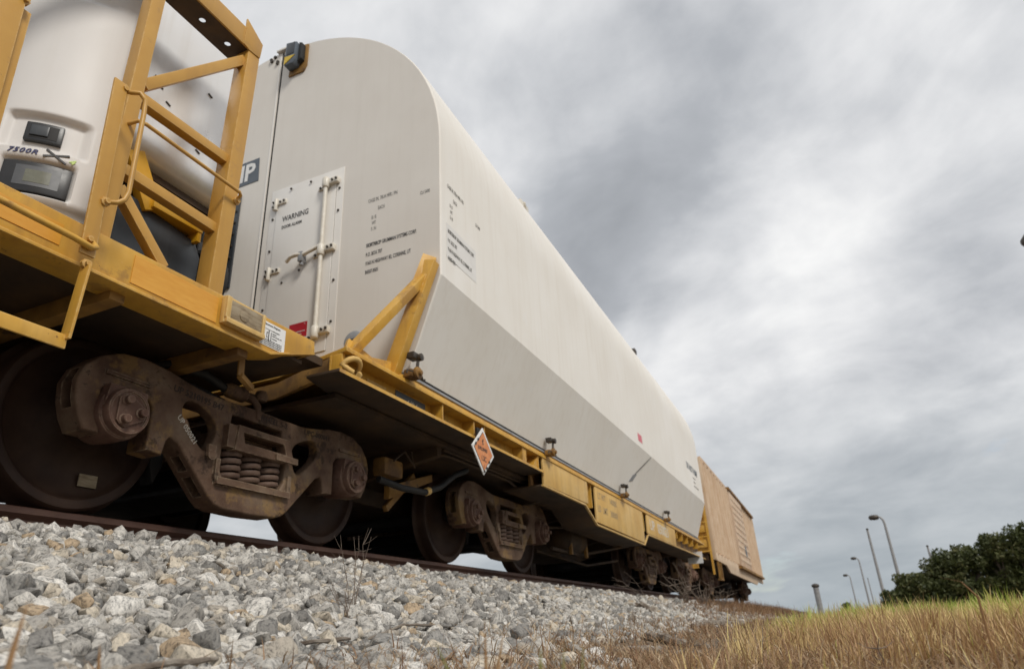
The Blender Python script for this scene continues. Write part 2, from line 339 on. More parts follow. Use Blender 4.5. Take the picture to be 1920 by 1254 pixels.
# ballast stones
def stone_material():
    m = bpy.data.materials.new('ballast_stone'); m.use_nodes = True; t = m.node_tree; N = t.nodes; L = t.links; b = N['Principled BSDF']; b.inputs['Roughness'].default_value = .82
    at = N.new('ShaderNodeAttribute'); at.attribute_name = 'tint'; oi = N.new('ShaderNodeObjectInfo')
    ad = N.new('ShaderNodeMath'); ad.operation = 'ADD'; L.new(at.outputs['Fac'], ad.inputs[0]); L.new(oi.outputs['Random'], ad.inputs[1])
    fr = N.new('ShaderNodeMath'); fr.operation = 'FRACT'; L.new(ad.outputs[0], fr.inputs[0])
    r = N.new('ShaderNodeValToRGB'); L.new(fr.outputs[0], r.inputs[0]); r.color_ramp.interpolation = 'CONSTANT'; el = r.color_ramp.elements
    el[0].position = 0; el[0].color = (.35, .33, .30, 1); el[1].position = .965; el[1].color = (.41, .31, .205, 1)
    for p, c in ((.13, (.53, .505, .46)), (.27, (.215, .205, .19)), (.39, (.44, .42, .385)), (.50, (.38, .34, .285)), (.57, (.61, .585, .54)), (.68, (.26, .25, .232)), (.78, (.52, .46, .37)), (.86, (.42, .40, .365))):
        q = el.new(p); q.color = (*c, 1)
    geo = N.new('ShaderNodeNewGeometry')
    rot = N.new('ShaderNodeVectorRotate'); rot.rotation_type = 'EULER_XYZ'; L.new(geo.outputs['Position'], rot.inputs[0])
    cx = N.new('ShaderNodeCombineXYZ')
    for i, k in enumerate((37.0, 61.0, 23.0)):
        mm = N.new('ShaderNodeMath'); mm.operation = 'MULTIPLY'; L.new(fr.outputs[0], mm.inputs[0]); mm.inputs[1].default_value = k; L.new(mm.outputs[0], cx.inputs[i])
    L.new(cx.outputs[0], rot.inputs['Rotation'])
    mp_ = N.new('ShaderNodeMapping'); L.new(rot.outputs[0], mp_.inputs[0]); mp_.inputs['Scale'].default_value = (1, 1, 1.9)
    n1 = N.new('ShaderNodeTexNoise'); n1.inputs['Scale'].default_value = 60; n1.inputs['Detail'].default_value = 9; n1.inputs['Roughness'].default_value = .78; n1.inputs['Distortion'].default_value = .35; L.new(mp_.outputs[0], n1.inputs[0])
    r2 = N.new('ShaderNodeValToRGB'); L.new(n1.outputs[0], r2.inputs[0]); e2 = r2.color_ramp.elements; e2[0].position = .39; e2[0].color = (.20, .20, .205, 1); e2[1].position = .66; e2[1].color = (1.32, 1.30, 1.27, 1)
    q = e2.new(.50); q.color = (.92, .92, .92, 1)
    mu = N.new('ShaderNodeMixRGB'); mu.blend_type = 'MULTIPLY'; mu.inputs[0].default_value = .9; L.new(r.outputs[0], mu.inputs[1]); L.new(r2.outputs[0], mu.inputs[2])
    n3 = N.new('ShaderNodeTexNoise'); n3.inputs['Scale'].default_value = 24; n3.inputs['Detail'].default_value = 5; L.new(rot.outputs[0], n3.inputs[0])
    g = N.new('ShaderNodeMapRange'); L.new(n3.outputs[0], g.inputs[0]); g.inputs[1].default_value = .60; g.inputs[2].default_value = .72; g.inputs[4].default_value = .4
    mx = N.new('ShaderNodeMixRGB'); L.new(g.outputs[0], mx.inputs[0]); L.new(mu.outputs[0], mx.inputs[1]); mx.inputs[2].default_value = (.40, .32, .22, 1)
    L.new(mx.outputs[0], b.inputs['Base Color'])
    bn = N.new('ShaderNodeBump'); bn.inputs['Strength'].default_value = .75; bn.inputs['Distance'].default_value = .003; L.new(n1.outputs[0], bn.inputs['Height']); L.new(bn.outputs[0], b.inputs['Normal'])
    return m
stone_m = stone_material()
def stone_bm(n, seed, roundness):
    rg = np.random.default_rng(seed); bm = bmesh.new(); sc = np.array([1, rg.uniform(.62, .95), rg.uniform(.42, .75)])
    d = rg.normal(size=(n, 3)); d /= np.linalg.norm(d, axis=1)[:, None]
    rad = rg.uniform(.78, 1.0, n)[:, None]
    box = np.sign(d) * np.abs(d) ** roundness; box /= np.abs(box).max(1)[:, None] ** .55
    for p in box * rad * sc * .62: bm.verts.new(p)
    res = bmesh.ops.convex_hull(bm, input=bm.verts)
    for v in [v for v in bm.verts if not v.link_faces]: bm.verts.remove(v)
    bmesh.ops.dissolve_limit(bm, angle_limit=math.radians(9), verts=bm.verts, edges=bm.edges)
    return bm
near_stones = []
for k in range(16):
    bm = stone_bm(22, 100 + k, .62)
    es = [e for e in bm.edges if e.calc_face_angle(0) > .35]
    bmesh.ops.bevel(bm, geom=es, offset=.025, segments=1, profile=.5, affect='EDGES', clamp_overlap=True)
    me = bpy.data.meshes.new('stone'); bm.to_mesh(me); bm.free(); me.materials.append(stone_m); finish(me, 24); near_stones.append(me)
far_stones = []
for k in range(14):
    bm = stone_bm(13, 300 + k, .62); bmesh.ops.triangulate(bm, faces=bm.faces)
    far_stones.append((np.array([v.co[:] for v in bm.verts]), np.array([[v.index for v in f.verts] for f in bm.faces]))); bm.free()
rg = np.random.default_rng(11)
def scatter():
    P = []
    for x0, x1, d in ((-2.0, 4.0, .032), (4.0, 9.0, .037), (9.0, 18.0, .05)):
        gx, gy = np.meshgrid(np.arange(x0, x1, d), np.arange(-3.45, -.86, d), indexing='ij')
        p = np.stack([gx, gy], -1).reshape(-1, 2) + rg.uniform(-.5, .5, (gx.size, 2)) * d * 1.1
        P.append(np.column_stack([p, np.full(len(p), d)]))
    P = np.concatenate(P); x, y, d = P.T
    nz = np.array([noise.noise(Vector((a * 1.1, b * 1.6, 3.3))) for a, b in zip(x, y)])
    edge = -2.86 - .42 * sstep(.9, -.5, x) + .20 * nz + .035 * np.clip(x, 0, 8)
    keep = rg.random(len(x)) < sstep(-.38, .05, y - edge) * .97
    keep &= np.hypot(x + 2.06, y + 3.96) > .62
    x, y, d = x[keep], y[keep], d[keep]
    size = d * np.clip(rg.lognormal(.22, .34, len(x)), .6, 2.7)
    z = ground_z(x, y) + size * rg.uniform(-.05, .22, len(x)) + .012 * np.array([noise.noise(Vector((a * 5, b * 5, 9))) for a, b in zip(x, y)])
    rail = (np.abs(y + .753) < .09); z = np.where(rail, z - .02, z)
    return x, y, z, size
sx_, sy_, sz_, ss_ = scatter()
Rw = np.array([R0[:], R1[:], R2[:]])
def inframe(x, y, z, marg=0):
    v = np.stack([x - CAM.x, y - CAM.y, z - CAM.z], 0); v = Rw @ v
    u = 960 + 1253.96 * v[0] / v[2]; w = 627 + 1253.96 * v[1] / v[2]
    return (v[2] > .1) & (u > -marg) & (u < 1920 + marg) & (w > -marg) & (w < 1254 + marg), v[2]
vis, dep = inframe(sx_, sy_, sz_, 25)
score = np.where(vis, ss_ / np.maximum(dep, .1), 0); order = np.argsort(-score)
near = order[:300]; rest = order[300:]
def rotmats(n):
    q = rg.normal(size=(n, 4)); q[:, 1:3] *= .45; q /= np.linalg.norm(q, axis=1)[:, None]; w, a, b, c = q.T
    return np.stack([1 - 2 * (b * b + c * c), 2 * (a * b - c * w), 2 * (a * c + b * w), 2 * (a * b + c * w), 1 - 2 * (a * a + c * c), 2 * (b * c - a * w), 2 * (a * c - b * w), 2 * (b * c + a * w), 1 - 2 * (a * a + b * b)], 1).reshape(-1, 3, 3)
for i in near:
    o = bpy.data.objects.new('stone', near_stones[rg.integers(16)]); C.objects.link(o); o.parent = ballast
    o.location = (sx_[i], sy_[i], sz_[i]); o.rotation_euler = (rg.normal() * .5, rg.normal() * .5, rg.uniform(0, 6.28)); o.scale = [ss_[i]] * 3
def merged(name, items, m, tints):
    """items: list of (V, F) already placed"""
    V = np.concatenate([a for a, _ in items]); off = np.cumsum([0] + [len(a) for a, _ in items[:-1]])
    F = np.concatenate([f + o for (_, f), o in zip(items, off)])
    me = bpy.data.meshes.new(name); me.vertices.add(len(V)); me.vertices.foreach_set('co', V.ravel())
    me.loops.add(F.size); me.loops.foreach_set('vertex_index', F.ravel().astype(np.int32)); me.polygons.add(len(F))
    me.polygons.foreach_set('loop_start', np.arange(0, F.size, F.shape[1], dtype=np.int32)); me.polygons.foreach_set('loop_total', np.full(len(F), F.shape[1], np.int32))
    me.update(calc_edges=True); me.validate()
    at = me.attributes.new('tint', 'FLOAT', 'POINT'); at.data.foreach_set('value', np.repeat(tints, [len(a) for a, _ in items]).astype(np.float32))
    me.materials.append(m); return me
RM = rotmats(len(rest)); kinds = rg.integers(0, 14, len(rest)); items = []
for j, i in enumerate(rest):
    V, F = far_stones[kinds[j]]; items.append((V @ RM[j].T * ss_[i] + (sx_[i], sy_[i], sz_[i]), F))
gm = merged('gravel', items, stone_m, rg.random(len(rest)))
struct('gravel', gm, 'stuff')
# ---------------------------------------------------------------- freight truck (one side frame, wheels), origin at truck centre on the rail top
WR = .4258; AX = .889
def sym(half): return half + [(-a, b) for a, b in half[::-1]]
outer = [(0, .667), (.20, .660), (.40, .661), (.54, .684), (.66, .710), (.80, .724), (.92, .712), (1.02, .668), (1.085, .600), (1.11, .53), (1.10, .45), (1.075, .38), (1.04, .325), (.985, .325),
         (1.015, .45), (1.012, .525), (.985, .556), (.90, .566), (.80, .562), (.735, .545), (.705, .505), (.705, .300), (.635, .294), (.622, .362), (.600, .392), (.568, .400), (.535, .372),
         (.42, .255), (.30, .135), (.255, .100), (.20, .085), (0, .078)]
outer = outer + [(-a, b) for a, b in outer[-2:0:-1]]
tri = smooth_loop([(.285, .49), (.322, .556), (.44, .612), (.525, .615), (.562, .550), (.535, .472), (.455, .400), (.385, .342), (.335, .352), (.302, .42)], 2)
win = [(-.215, .612), (.215, .612), (.228, .50), (.262, .44), (.266, .285), (.23, .222), (-.23, .222), (-.266, .285), (-.262, .44), (-.228, .50)]
def frame_mesh():
    chord = [(.60, .40), (.535, .372), (.42, .255), (.30, .135), (.255, .100), (.20, .085), (0, .078)]
    chord = chord + [(-a, b) for a, b in chord[-2::-1]]; inner = [(-.555, .435), (-.36, .262), (-.27, .195), (.27, .195), (.36, .262), (.555, .435)]
    tip = [(.62, .44), (.66, .70), (.80, .724), (.92, .712), (1.02, .668), (1.085, .600), (1.11, .53), (1.10, .45), (1.075, .38), (1.04, .325), (.985, .325), (1.015, .45), (1.012, .525), (.985, .556), (.90, .566), (.80, .562), (.735, .545), (.705, .505), (.705, .300), (.635, .294), (.622, .362)]
    bmw = bmesh.new()
    for lps, half, dz in (([outer, tri, [(-a, b) for a, b in tri], win], .026, .036), ([chord + inner], .060, 0), ([tip], .060, 0), ([[(-a, b) for a, b in tip]], .060, 0), ([[(-.56, .61), (.56, .61), (.56, .672), (.40, .652), (-.40, .652), (-.56, .672)]], .050, .0)):
        q = plate(lps, half, .013, 'side_frame', cast, 3); q.transform(Matrix.Translation((0, 0, -dz))); bmw.from_mesh(q); bpy.data.meshes.remove(q)
    me = bpy.data.meshes.new('side_frame'); bmw.to_mesh(me); bmw.free()
    me.transform(Matrix(((1, 0, 0, 0), (0, 0, 1, -.983), (0, 1, 0, 0), (0, 0, 0, 1))))
    me.flip_normals()
    # lightening slots cut into the underside of both diagonals and a groove in the end hooks
    cut = MB()
    for s in (-1, 1):
        d = Vector((.235, 0, .237)).normalized()
        for t0, t1 in ((.045, .17), (.21, .30)):
            a = Vector((.27, -.985, .105)) + d * t0; b = Vector((.27, -.985, .105)) + d * t1
            a.x *= s; b.x *= s; cut.bar(a, b, .062, .13)
        cut.box((s * 1.02, -1.02, .41), (s * 1.2, -.955, .60))
    cme = cut.mesh('c', cast); co = bpy.data.objects.new('c', cme); C.objects.link(co)
    o = bpy.data.objects.new('s', me); C.objects.link(o); md = o.modifiers.new('b', 'BOOLEAN'); md.operation = 'DIFFERENCE'; md.object = co; md.solver = 'EXACT'; md.use_self = True
    dg = bpy.context.evaluated_depsgraph_get(); dg.update(); r = bpy.data.meshes.new_from_object(o.evaluated_get(dg)); r.name = 'side_frame'
    bpy.data.objects.remove(o); bpy.data.objects.remove(co); r.materials.clear(); r.materials.append(cast); finish(r, 45)
    # raised ribs, spring seat and bosses
    bm = MB(); bm.bm.from_mesh(r); bpy.data.meshes.remove(r)
    bm.box((-.285, -1.085, .195), (.285, -.93, .232))
    bm.box((-.295, -1.075, .215), (-.268, -1.04, .33)); bm.box((.268, -1.075, .215), (.295, -1.04, .33))
    bm.lathe([(.028, -.02), (.026, -.004), (.02, 0)], (-.345, -1.075, .335), n=12); bm.box((-.37, -1.09, .33), (-.32, -1.07, .39))
    for s in (-1, 1):
        bm.bar((s * 1.0, -1.056, .605), (s * .76, -1.056, .60), .02, .03, (0, 1, 0))
    return bm.mesh('side_frame', cast, 0, 35)
def spring_mesh():
    pts = []; turns = 4.6; n = 11
    for k in range(int(turns * n) + 1):
        a = 2 * math.pi * k / n; pts.append((.066 * math.cos(a), .066 * math.sin(a), .232 + .185 * k / (turns * n)))
    return MB().tube(pts, .0165, 6).mesh('coil_spring', spring_m, 0, 60)
def wheel_mesh():
    # offset t measured outward (towards -y for a near wheel); tread outside, flange inside
    prof = [(.07, -.10), (.125, -.10), (.135, -.06), (.18, -.03), (.30, -.012), (.345, -.022), (.365, -.050), (.395, -.055), (.445, -.048), (.452, -.036), (.440, -.022), (.432, -.012),
            (.4258, .005), (.423, .055), (.412, .070), (.392, .072), (.372, .066), (.358, .045), (.335, .026), (.24, .012), (.17, .030), (.135, .060), (.125, .085), (.09, .088), (.02, .088)]
    return MB().lathe([(r, -t) for r, t in prof], (0, 0, 0), 'y', 56).mesh('wheel', wheel_m, 0, 35)
TM = {}
def build_truck_meshes():
    TM['side_frame'] = frame_mesh(); TM['coil_spring'] = spring_mesh(); TM['wheel'] = wheel_mesh()
    TM['axle'] = MB().lathe([(.075, -.95), (.075, -.70), (.088, -.62), (.082, 0), (.088, .62), (.075, .70), (.075, .95)], (0, 0, WR), 'y', 20).mesh('axle', black_m, 0, 40)
    # bolster end: tapered box with an open pocket
    f = plate([[(-.205, .395), (.215, .395), (.255, .428), (.215, .53), (-.19, .53)], [(-.145, .435), (.205, .435), (.178, .505), (-.165, .505)]], .03, .006, 'bolster', cast)
    f.transform(Matrix(((1, 0, 0, 0), (0, 0, 1, -1.075), (0, 1, 0, 0), (0, 0, 0, 1)))); f.flip_normals()
    b = MB(); b.bm.from_mesh(f); b.box((-.2, -1.05, .40), (.2, .0, .43)); b.box((-.19, -1.03, .50), (.19, .0, .53)); b.box((-.19, -1.0, .43), (.19, .0, .50)); b.box((.10, -1.128, .392), (.285, -1.11, .428)); b.box((-.26, -1.10, .40), (-.2, -1.0, .53))
    TM['bolster'] = b.mesh('bolster', cast, 0, 40)
    a = MB().prism([(-.115, -1.10, .43), (-.10, -1.10, .545), (.10, -1.10, .545), (.115, -1.10, .43), (.09, -1.10, .47), (-.09, -1.10, .47)], (0, .20, 0))
    TM['bearing_adapter'] = a.mesh('bearing_adapter', cast_red, .006)
    TM['bearing'] = MB().lathe([(.09, .18), (.122, .17), (.130, .10), (.130, -.01), (.124, -.028), (.114, -.034), (.113, -.062), (.107, -.072), (.094, -.072), (.092, -.066), (.02, -.066)], (0, -1.055, WR), 'y', 32).mesh('bearing', cast_red, 0, 35)
    lp = []
    for k in range(3):
        A = math.radians(90 * k * 1.3333 + 0); 
    lk = plate([[(.082 * math.cos(t + d), .082 * math.sin(t + d)) for t in (0, 2.094, 4.189) for d in (-.33, -.11, .11, .33)]], .003, .002, 'lock_plate', cast_red)
    lk.transform(Matrix(((1, 0, 0, 0), (0, 0, 1, -1.127), (0, 1, 0, WR), (0, 0, 0, 1)))); lk.flip_normals(); TM['lock_plate'] = lk
    TM['cap_bolt'] = MB().lathe([(.027, .02), (.027, -.004), (.021, -.006), (.021, -.030), (.017, -.034)], (0, -1.131, 0), 'y', 6 * 2).mesh('cap_bolt', cast_red, 0, 40)
    TM['spring_plank'] = MB().box((-.22, -.95, .20), (.22, .95, .225)).box((-.045, -.75, .22), (.045, .75, .40)).mesh('spring_plank', black_m, .004)
    TM['brake_beam'] = MB().bar((.42, -.76, .33), (.42, .76, .33), .05, .09).mesh('brake_beam', black_m, .004); TM['brake_shoe'] = MB().prism([(.44, -.79, .20), (.475, -.79, .30), (.475, -.79, .50), (.44, -.79, .56), (.40, -.79, .45), (.40, -.79, .30)], (0, .09, 0)).mesh('brake_shoe', black_m, .004)
build_truck_meshes()
def link_at(name, me, parent, loc, rz=0):
    o = bpy.data.objects.new(name, me); C.objects.link(o); o.parent = parent
    o.location = Vector(loc) - ORG[parent.name]; ORG[o.name] = Vector(loc); o.rotation_euler.z = rz; return o
def truck(owner, xc, detail=True, far_side=True):
    made = {}
    for s in ((-1, 1) if far_side else (-1,)):
        rz = 0 if s < 0 else math.pi
        sf = link_at('side_frame', TM['side_frame'], owner, (xc, 0, 0), rz)
        if s < 0: made['frame'] = sf
        def sub(n, off=(0, 0, 0)):
            o = bpy.data.objects.new(n, TM[n]); C.objects.link(o); o.parent = sf; o.location = off; return o
        sub('bolster')
        for x, y in (((-.155, -1.0), (0, -1.0), (.155, -1.0), (-.08, -.90), (.08, -.90)) if detail else ((-.155, -1.0), (0, -1.0), (.155, -1.0))): sub('coil_spring', (x, y, 0))
        for e in (-1, 1):
            sub('bearing', (e * AX, 0, 0)); sub('bearing_adapter', (e * AX, 0, 0))
            if s < 0:
                sub('lock_plate', (e * AX, 0, 0))
                for k in range(3):
                    t = (0, 2.094, 4.189)[k]; sub('cap_bolt', (e * AX + .054 * math.cos(t), 0, WR + .054 * math.sin(t)))
    for e in (-1, 1):
        for s in (-1, 1):
            w = link_at('wheel', TM['wheel'], owner, (xc + e * AX, s * .735, WR), 0 if s < 0 else math.pi)
            if s < 0: made.setdefault('wheels', []).append(w)
        link_at('axle', TM['axle'], owner, (xc + e * AX, 0, 0))
    link_at('spring_plank', TM['spring_plank'], owner, (xc, 0, 0)); 
    for rz in (0, math.pi):
        bb = link_at('brake_beam', TM['brake_beam'], owner, (xc, 0, 0), rz); sh = bpy.data.objects.new('brake_shoe', TM['brake_shoe']); C.objects.link(sh); sh.parent = bb; sh = bpy.data.objects.new('brake_shoe', TM['brake_shoe']); C.objects.link(sh); sh.parent = bb; sh.location.y = 1.49
    return made
# ---------------------------------------------------------------- yellow flatcar under the casket
car = thing('flatcar', 'long yellow flatcar carrying the tall off-white casket, rusty trucks below', 'railcar', (8, 0, 0))
X0, X1 = 1.0, 14.35
# deck: top plate with end drawn back towards the coupler
part('deck_plate', MB().prism([(X0, -1.585, 1.0), (X0 + .15, -.92, 1.0), (X0 + .15, .92, 1.0), (X0, 1.585, 1.0), (X1, 1.585, 1.0), (X1, -1.585, 1.0)], (0, 0, .03)), yellow, car, .004)
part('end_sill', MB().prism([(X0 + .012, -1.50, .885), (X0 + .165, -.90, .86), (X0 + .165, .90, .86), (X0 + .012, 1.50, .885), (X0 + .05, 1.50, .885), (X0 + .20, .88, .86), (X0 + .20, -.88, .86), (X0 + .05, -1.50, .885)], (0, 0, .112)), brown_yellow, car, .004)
part('side_sill', MB().box((X0 + .012, -1.465, .8565), (4.26, -1.45, 1.0)).box((X0 + .05, 1.43, .85), (X1, 1.415, 1.0)).box((X0 + .013, -1.545, .855), (X0 + .045, -1.465, .999)), yellow, car, .002)
part('bottom_flange', MB().prism([(.92, -1.60, .838), (.92, -1.36, .838), (1.18, -1.30, .838), (4.26, -1.30, .838), (4.26, -1.585, .838)], (0, 0, .018)), underside, car, .003)
part('flange_edge', MB().prism([(.925, -1.603, .836), (.925, -1.600, .836), (4.262, -1.588, .836), (4.262, -1.591, .836)], (0, 0, .022)), yellow, car)
# fishbelly side girder with cover panels
GL = [(4.26, .712), (5.62, .705), (6.03, .522), (8.44, .495), (8.76, .675), (14.3, .69)]
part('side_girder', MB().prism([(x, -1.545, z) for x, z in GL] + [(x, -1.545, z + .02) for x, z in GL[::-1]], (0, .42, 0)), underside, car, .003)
part('girder_edge', MB().prism([(x, -1.572, z) for x, z in GL] + [(x, -1.572, z + .018) for x, z in GL[::-1]], (0, .026, 0)), yellow_fade, car, .002)
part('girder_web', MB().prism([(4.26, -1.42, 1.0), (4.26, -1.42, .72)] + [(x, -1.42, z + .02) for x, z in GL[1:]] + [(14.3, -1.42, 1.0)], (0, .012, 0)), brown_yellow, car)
def panel(pts): return MB().prism([(x, -1.575, z) for x, z in pts], (0, .022, 0))
pA = part('side_panel', panel([(4.27, 1.0), (4.27, .73), (5.70, .735), (5.72, 1.0)]), yellow_fade, car, .003)
pB = part('side_panel', panel([(6.03, 1.0), (6.0, .562), (8.43, .53), (8.47, 1.0)]), yellow_fade, car, .003)
pC = part('side_panel', panel([(8.75, 1.0), (8.70, .70), (10.95, .70), (11.0, 1.0)]), yellow_fade, car, .003)
text([('LT WT', .10, .28, .115), ('140000', .62, .28, .115), ('LD', .06, .12, .115), ('LMT', .28, .12, .115), ('380000', .62, .12, .115)], 'lettering', ink_brown, pB, (6.02, -1.575, .58), SIDE_R, SIDE_U, .012)
text([('UP', .05, .05, .23), ('050021', .62, .05, .23)], 'lettering', ink_white, pC, (8.85, -1.575, .73), SIDE_R, SIDE_U, .02, sx=1.3)
for x in (2.21, 2.735, 2.93, 3.76, 4.16, 5.78, 5.92, 8.58, 11.2, 11.75, 12.3, 12.9, 13.5):
    part('stiffener', MB().prism([(x, -1.568, .858), (x, -1.45, .858), (x, -1.45, .999), (x, -1.568, .999)] if x < 4.2 or x > 11 else [(x, -1.556, .72), (x, -1.43, .72), (x, -1.43, .999), (x, -1.556, .999)], (.014 if x != 3.76 else .09, 0, 0)), yellow, car)
part('stiffener', MB().prism([(4.02, -1.56, .858), (4.16, -1.56, .858), (4.16, -1.56, .99)], (0, .13, 0)), yellow, car)
# top rails carrying the casket
part('casket_rail', MB().box((1.62, -1.57, 1.0305), (X1 - .3, -1.50, 1.052)).box((1.62, -1.545, 1.052), (X1 - .3, -1.49, 1.078)).box((1.62, 1.57, 1.0305), (X1 - .3, 1.50, 1.052)), yellow, car, .003)
part('wear_strip', MB().box((1.70, -1.556, 1.0785), (X1 - .45, -1.49, 1.098)), grey_metal, car, .002)
part('stencil_board', MB().box((1.72, -1.471, .872), (2.12, -1.465, .985)), slate, car)
text([('6/94', .12, .022, .085)], 'lettering', ink_white, car, (1.74, -1.471, .872), SIDE_R, SIDE_U, .02)
part('notice_plate', MB().box((1.38, -1.471, .88), (1.60, -1.465, .96)), yellow_fade, car)
# lashing eye of bent bar beside the corner
part('lashing_eye', MB().tube([(1.10 + .075 * math.cos(a), -1.54 - .05 * abs(math.sin(a)), .925 + .05 * math.sin(a)) for a in [k * math.pi / 8 for k in range(-3, 12)]], .018, 8), yellow_fade, car, 0, 60)
# underbody
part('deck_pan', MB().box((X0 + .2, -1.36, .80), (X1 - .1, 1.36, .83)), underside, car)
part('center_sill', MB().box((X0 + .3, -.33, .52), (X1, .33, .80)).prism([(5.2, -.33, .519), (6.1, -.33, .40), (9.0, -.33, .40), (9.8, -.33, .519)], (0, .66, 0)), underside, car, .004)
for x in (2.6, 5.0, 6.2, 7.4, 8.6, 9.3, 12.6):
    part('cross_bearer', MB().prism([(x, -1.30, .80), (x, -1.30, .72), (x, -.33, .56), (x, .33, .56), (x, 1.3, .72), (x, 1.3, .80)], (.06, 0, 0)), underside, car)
part('air_reservoir', MB().lathe([(.02, -.42), (.12, -.40), (.19, -.33), (.19, .33), (.12, .40), (.02, .42)], (6.9, -.85, .50), 'x', 20), underside, car, 0, 40)
for x in (6.62, 7.25):
    part('reservoir_bracket', MB().box((x - .03, -1.02, .28), (x + .03, -.98, .62)), brown_yellow, car, .003)
part('brake_rod', MB().tube([(5.9, -1.0, .30), (7.3, -.9, .33), (8.5, -1.3, .52)], .022, 8).tube([(5.6, -.9, .52), (6.6, -1.05, .62)], .02, 8).tube([(6.0, -.75, .30), (8.2, -.70, .26), (9.2, -.9, .38)], .02, 8), underside, car, 0, 60)
part('span_bolster', MB().box((1.5, -.45, .46), (4.4, .45, .60)), underside, car, .01); part('span_bolster', MB().box((11.2, -.45, .46), (14.1, .45, .60)), underside, car, .01)
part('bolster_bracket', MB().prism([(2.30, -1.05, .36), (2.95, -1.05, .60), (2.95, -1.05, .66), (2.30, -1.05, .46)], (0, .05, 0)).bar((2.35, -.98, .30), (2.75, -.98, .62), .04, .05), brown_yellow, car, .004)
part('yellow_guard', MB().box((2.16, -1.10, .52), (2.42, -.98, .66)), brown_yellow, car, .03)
part('brake_hose', MB().tube([(2.05, -1.12, .46), (2.3, -1.16, .43), (2.6, -1.18, .44), (2.85, -1.18, .52), (3.1, -1.18, .66), (3.3, -1.2, .74)], .026, 10), black_m, car, 0, 60)
part('hose_clip', MB().tube([(2.62, -1.18, .445), (2.67, -1.18, .462)], .032, 10), yellow_fade, car, 0, 60)
part('air_pipe', MB().tube([(2.6, -1.24, .75), (2.9, -1.26, .775), (4.1, -1.26, .775), (4.4, -1.26, .72), (5.4, -1.26, .72)], .014, 8).tube([(2.7, -1.30, .79), (4.9, -1.30, .79)], .012, 8).tube([(2.2, -1.15, .62), (2.35, -1.15, .72), (2.5, -1.15, .62), (2.45, -1.15, .74)], .008, 6), underside, car, 0, 60)
# tie-down clamps along the casket foot
def clamp(x):
    cl = part('tie_down', MB().box((x - .055, -1.645, 1.035), (x + .055, -1.58, 1.09)).lathe([(.045, 0), (.045, -.03), (.02, -.03), (.02, -.05)], (x, -1.645, 1.065), 'y', 12), brown_yellow, car, .008)
    part('latch', MB().box((x - .055, -1.66, 1.17), (x + .03, -1.60, 1.215)).tube([(x, -1.655, 1.09), (x + .01, -1.66, 1.20)], .012, 8).lathe([(.028, 0), (.028, -.03)], (x + .01, -1.66, 1.185), 'y', 10), dark_bolt, cl, .004)
    part('latch_pin', MB().tube([(x + .04, -1.66, 1.08), (x + .10, -1.64, 1.05), (x + .13, -1.64, 1.06)], .008, 6), dark_bolt, cl)
    part('safety_wire', MB().tube([(x - .06, -1.66, 1.06), (x - .12, -1.65, 1.055), (x - .125, -1.65, 1.03)], .006, 6), dark_bolt, cl)
for x in (1.70, 4.38, 7.28, 10.12): clamp(x)
# end stop: two-legged yellow strut leaning on the casket's corner
st = part('end_strut', MB().bar((1.60, -1.50, 1.03), (1.705, -1.765, 1.93), .075, .105, (0, 1, 0)).bar((1.20, -1.41, 1.05), (1.68, -1.715, 1.80), .06, .085, (0, 1, 0)).prism([(1.69, -1.72, 1.70), (1.735, -1.795, 1.975), (1.665, -1.72, 2.0), (1.60, -1.66, 1.72)], (.05, .035, 0)), yellow, car, .003)
part('strut_base', MB().prism([(1.14, -1.44, 1.031), (1.62, -1.54, 1.031), (1.60, -1.53, 1.14), (1.42, -1.475, 1.125), (1.22, -1.43, 1.20)], (.012, .03, 0)), yellow, car, .003)
part('vent_valve', MB().lathe([(.085, .03), (.085, -.005), (.07, -.012), (.02, -.014)], (1.70, -1.10, 1.43), 'x', 20), grey_metal, car, 0, 35)
part('valve_hub', MB().lathe([(.034, 0), (.034, -.03), (.025, -.04)], (1.684, -1.13, 1.40), 'x', 12), black_m, car, 0, 35)
part('end_board', MB().box((13.55, -1.62, .56), (13.57, -1.30, .80)).box((13.57, -1.4, .78), (13.60, -1.3, .86)), white_sheet, car)
part('coupler', MB().box((.55, -.12, .62), (1.4, .12, .86)).box((14.1, -.13, .62), (15.3, .13, .86)), cast, car, .02)
for xc in (4.534, 10.92, 14.56): truck(car, xc, xc < 6)
# placard hanging from the flange
pl = thing('hazard_placard', 'orange diamond explosives placard hanging under the yellow side sill', 'placard', (2.77, -1.63, .74))
def pq(u, v): return (2.768 + u * 1.08, -1.63 + u * .06, .742 + v)
def diamond(r, t0, t1):
    n = Vector((.055, -.998, 0)); 
    return MB().prism([Vector(pq(*q)) + n * t0 for q in ((-r, 0), (0, -r * .92), (r, 0), (0, r * .92))], n * (t1 - t0))
part('backing_plate', diamond(.212, -.006, .003), white_sheet, pl, .002)
part('sign_face', diamond(.178, .003, .0046), ink, pl); part('orange_panel', diamond(.170, .0046, .0056), orange_sign, pl)
part('white_corner', MB().prism([Vector(pq(u, v)) + Vector((.055, -.998, 0)) * .0056 for u, v in ((-.205, .006), (-.085, .115), (-.02, .18), (0, .19), (-.19, .0))], Vector((.055, -.998, 0)) * .0012), white_sheet, pl)
text([('EXPLOSIVES', -.118, -.002, .040), ('1.3C', -.055, -.082, .06), ('1', -.01, -.14, .04), ('o', -.022, .075, .05), ('%', -.03, .05, .05)], 'lettering', ink, pl, Vector(pq(0, 0)) + Vector((.055, -.998, 0)) * .0056, (.998, .055, 0), SIDE_U, .014, sx=.90)
for q_ in ((-.10, .075), (-.15, .03), (.10, -.07), (0, -.165), (.05, -.13)): part('sign_bolt', MB().lathe([(.011, .0), (.011, -.012)], Vector(pq(*q_)), 'y', 8), dark_bolt, pl)
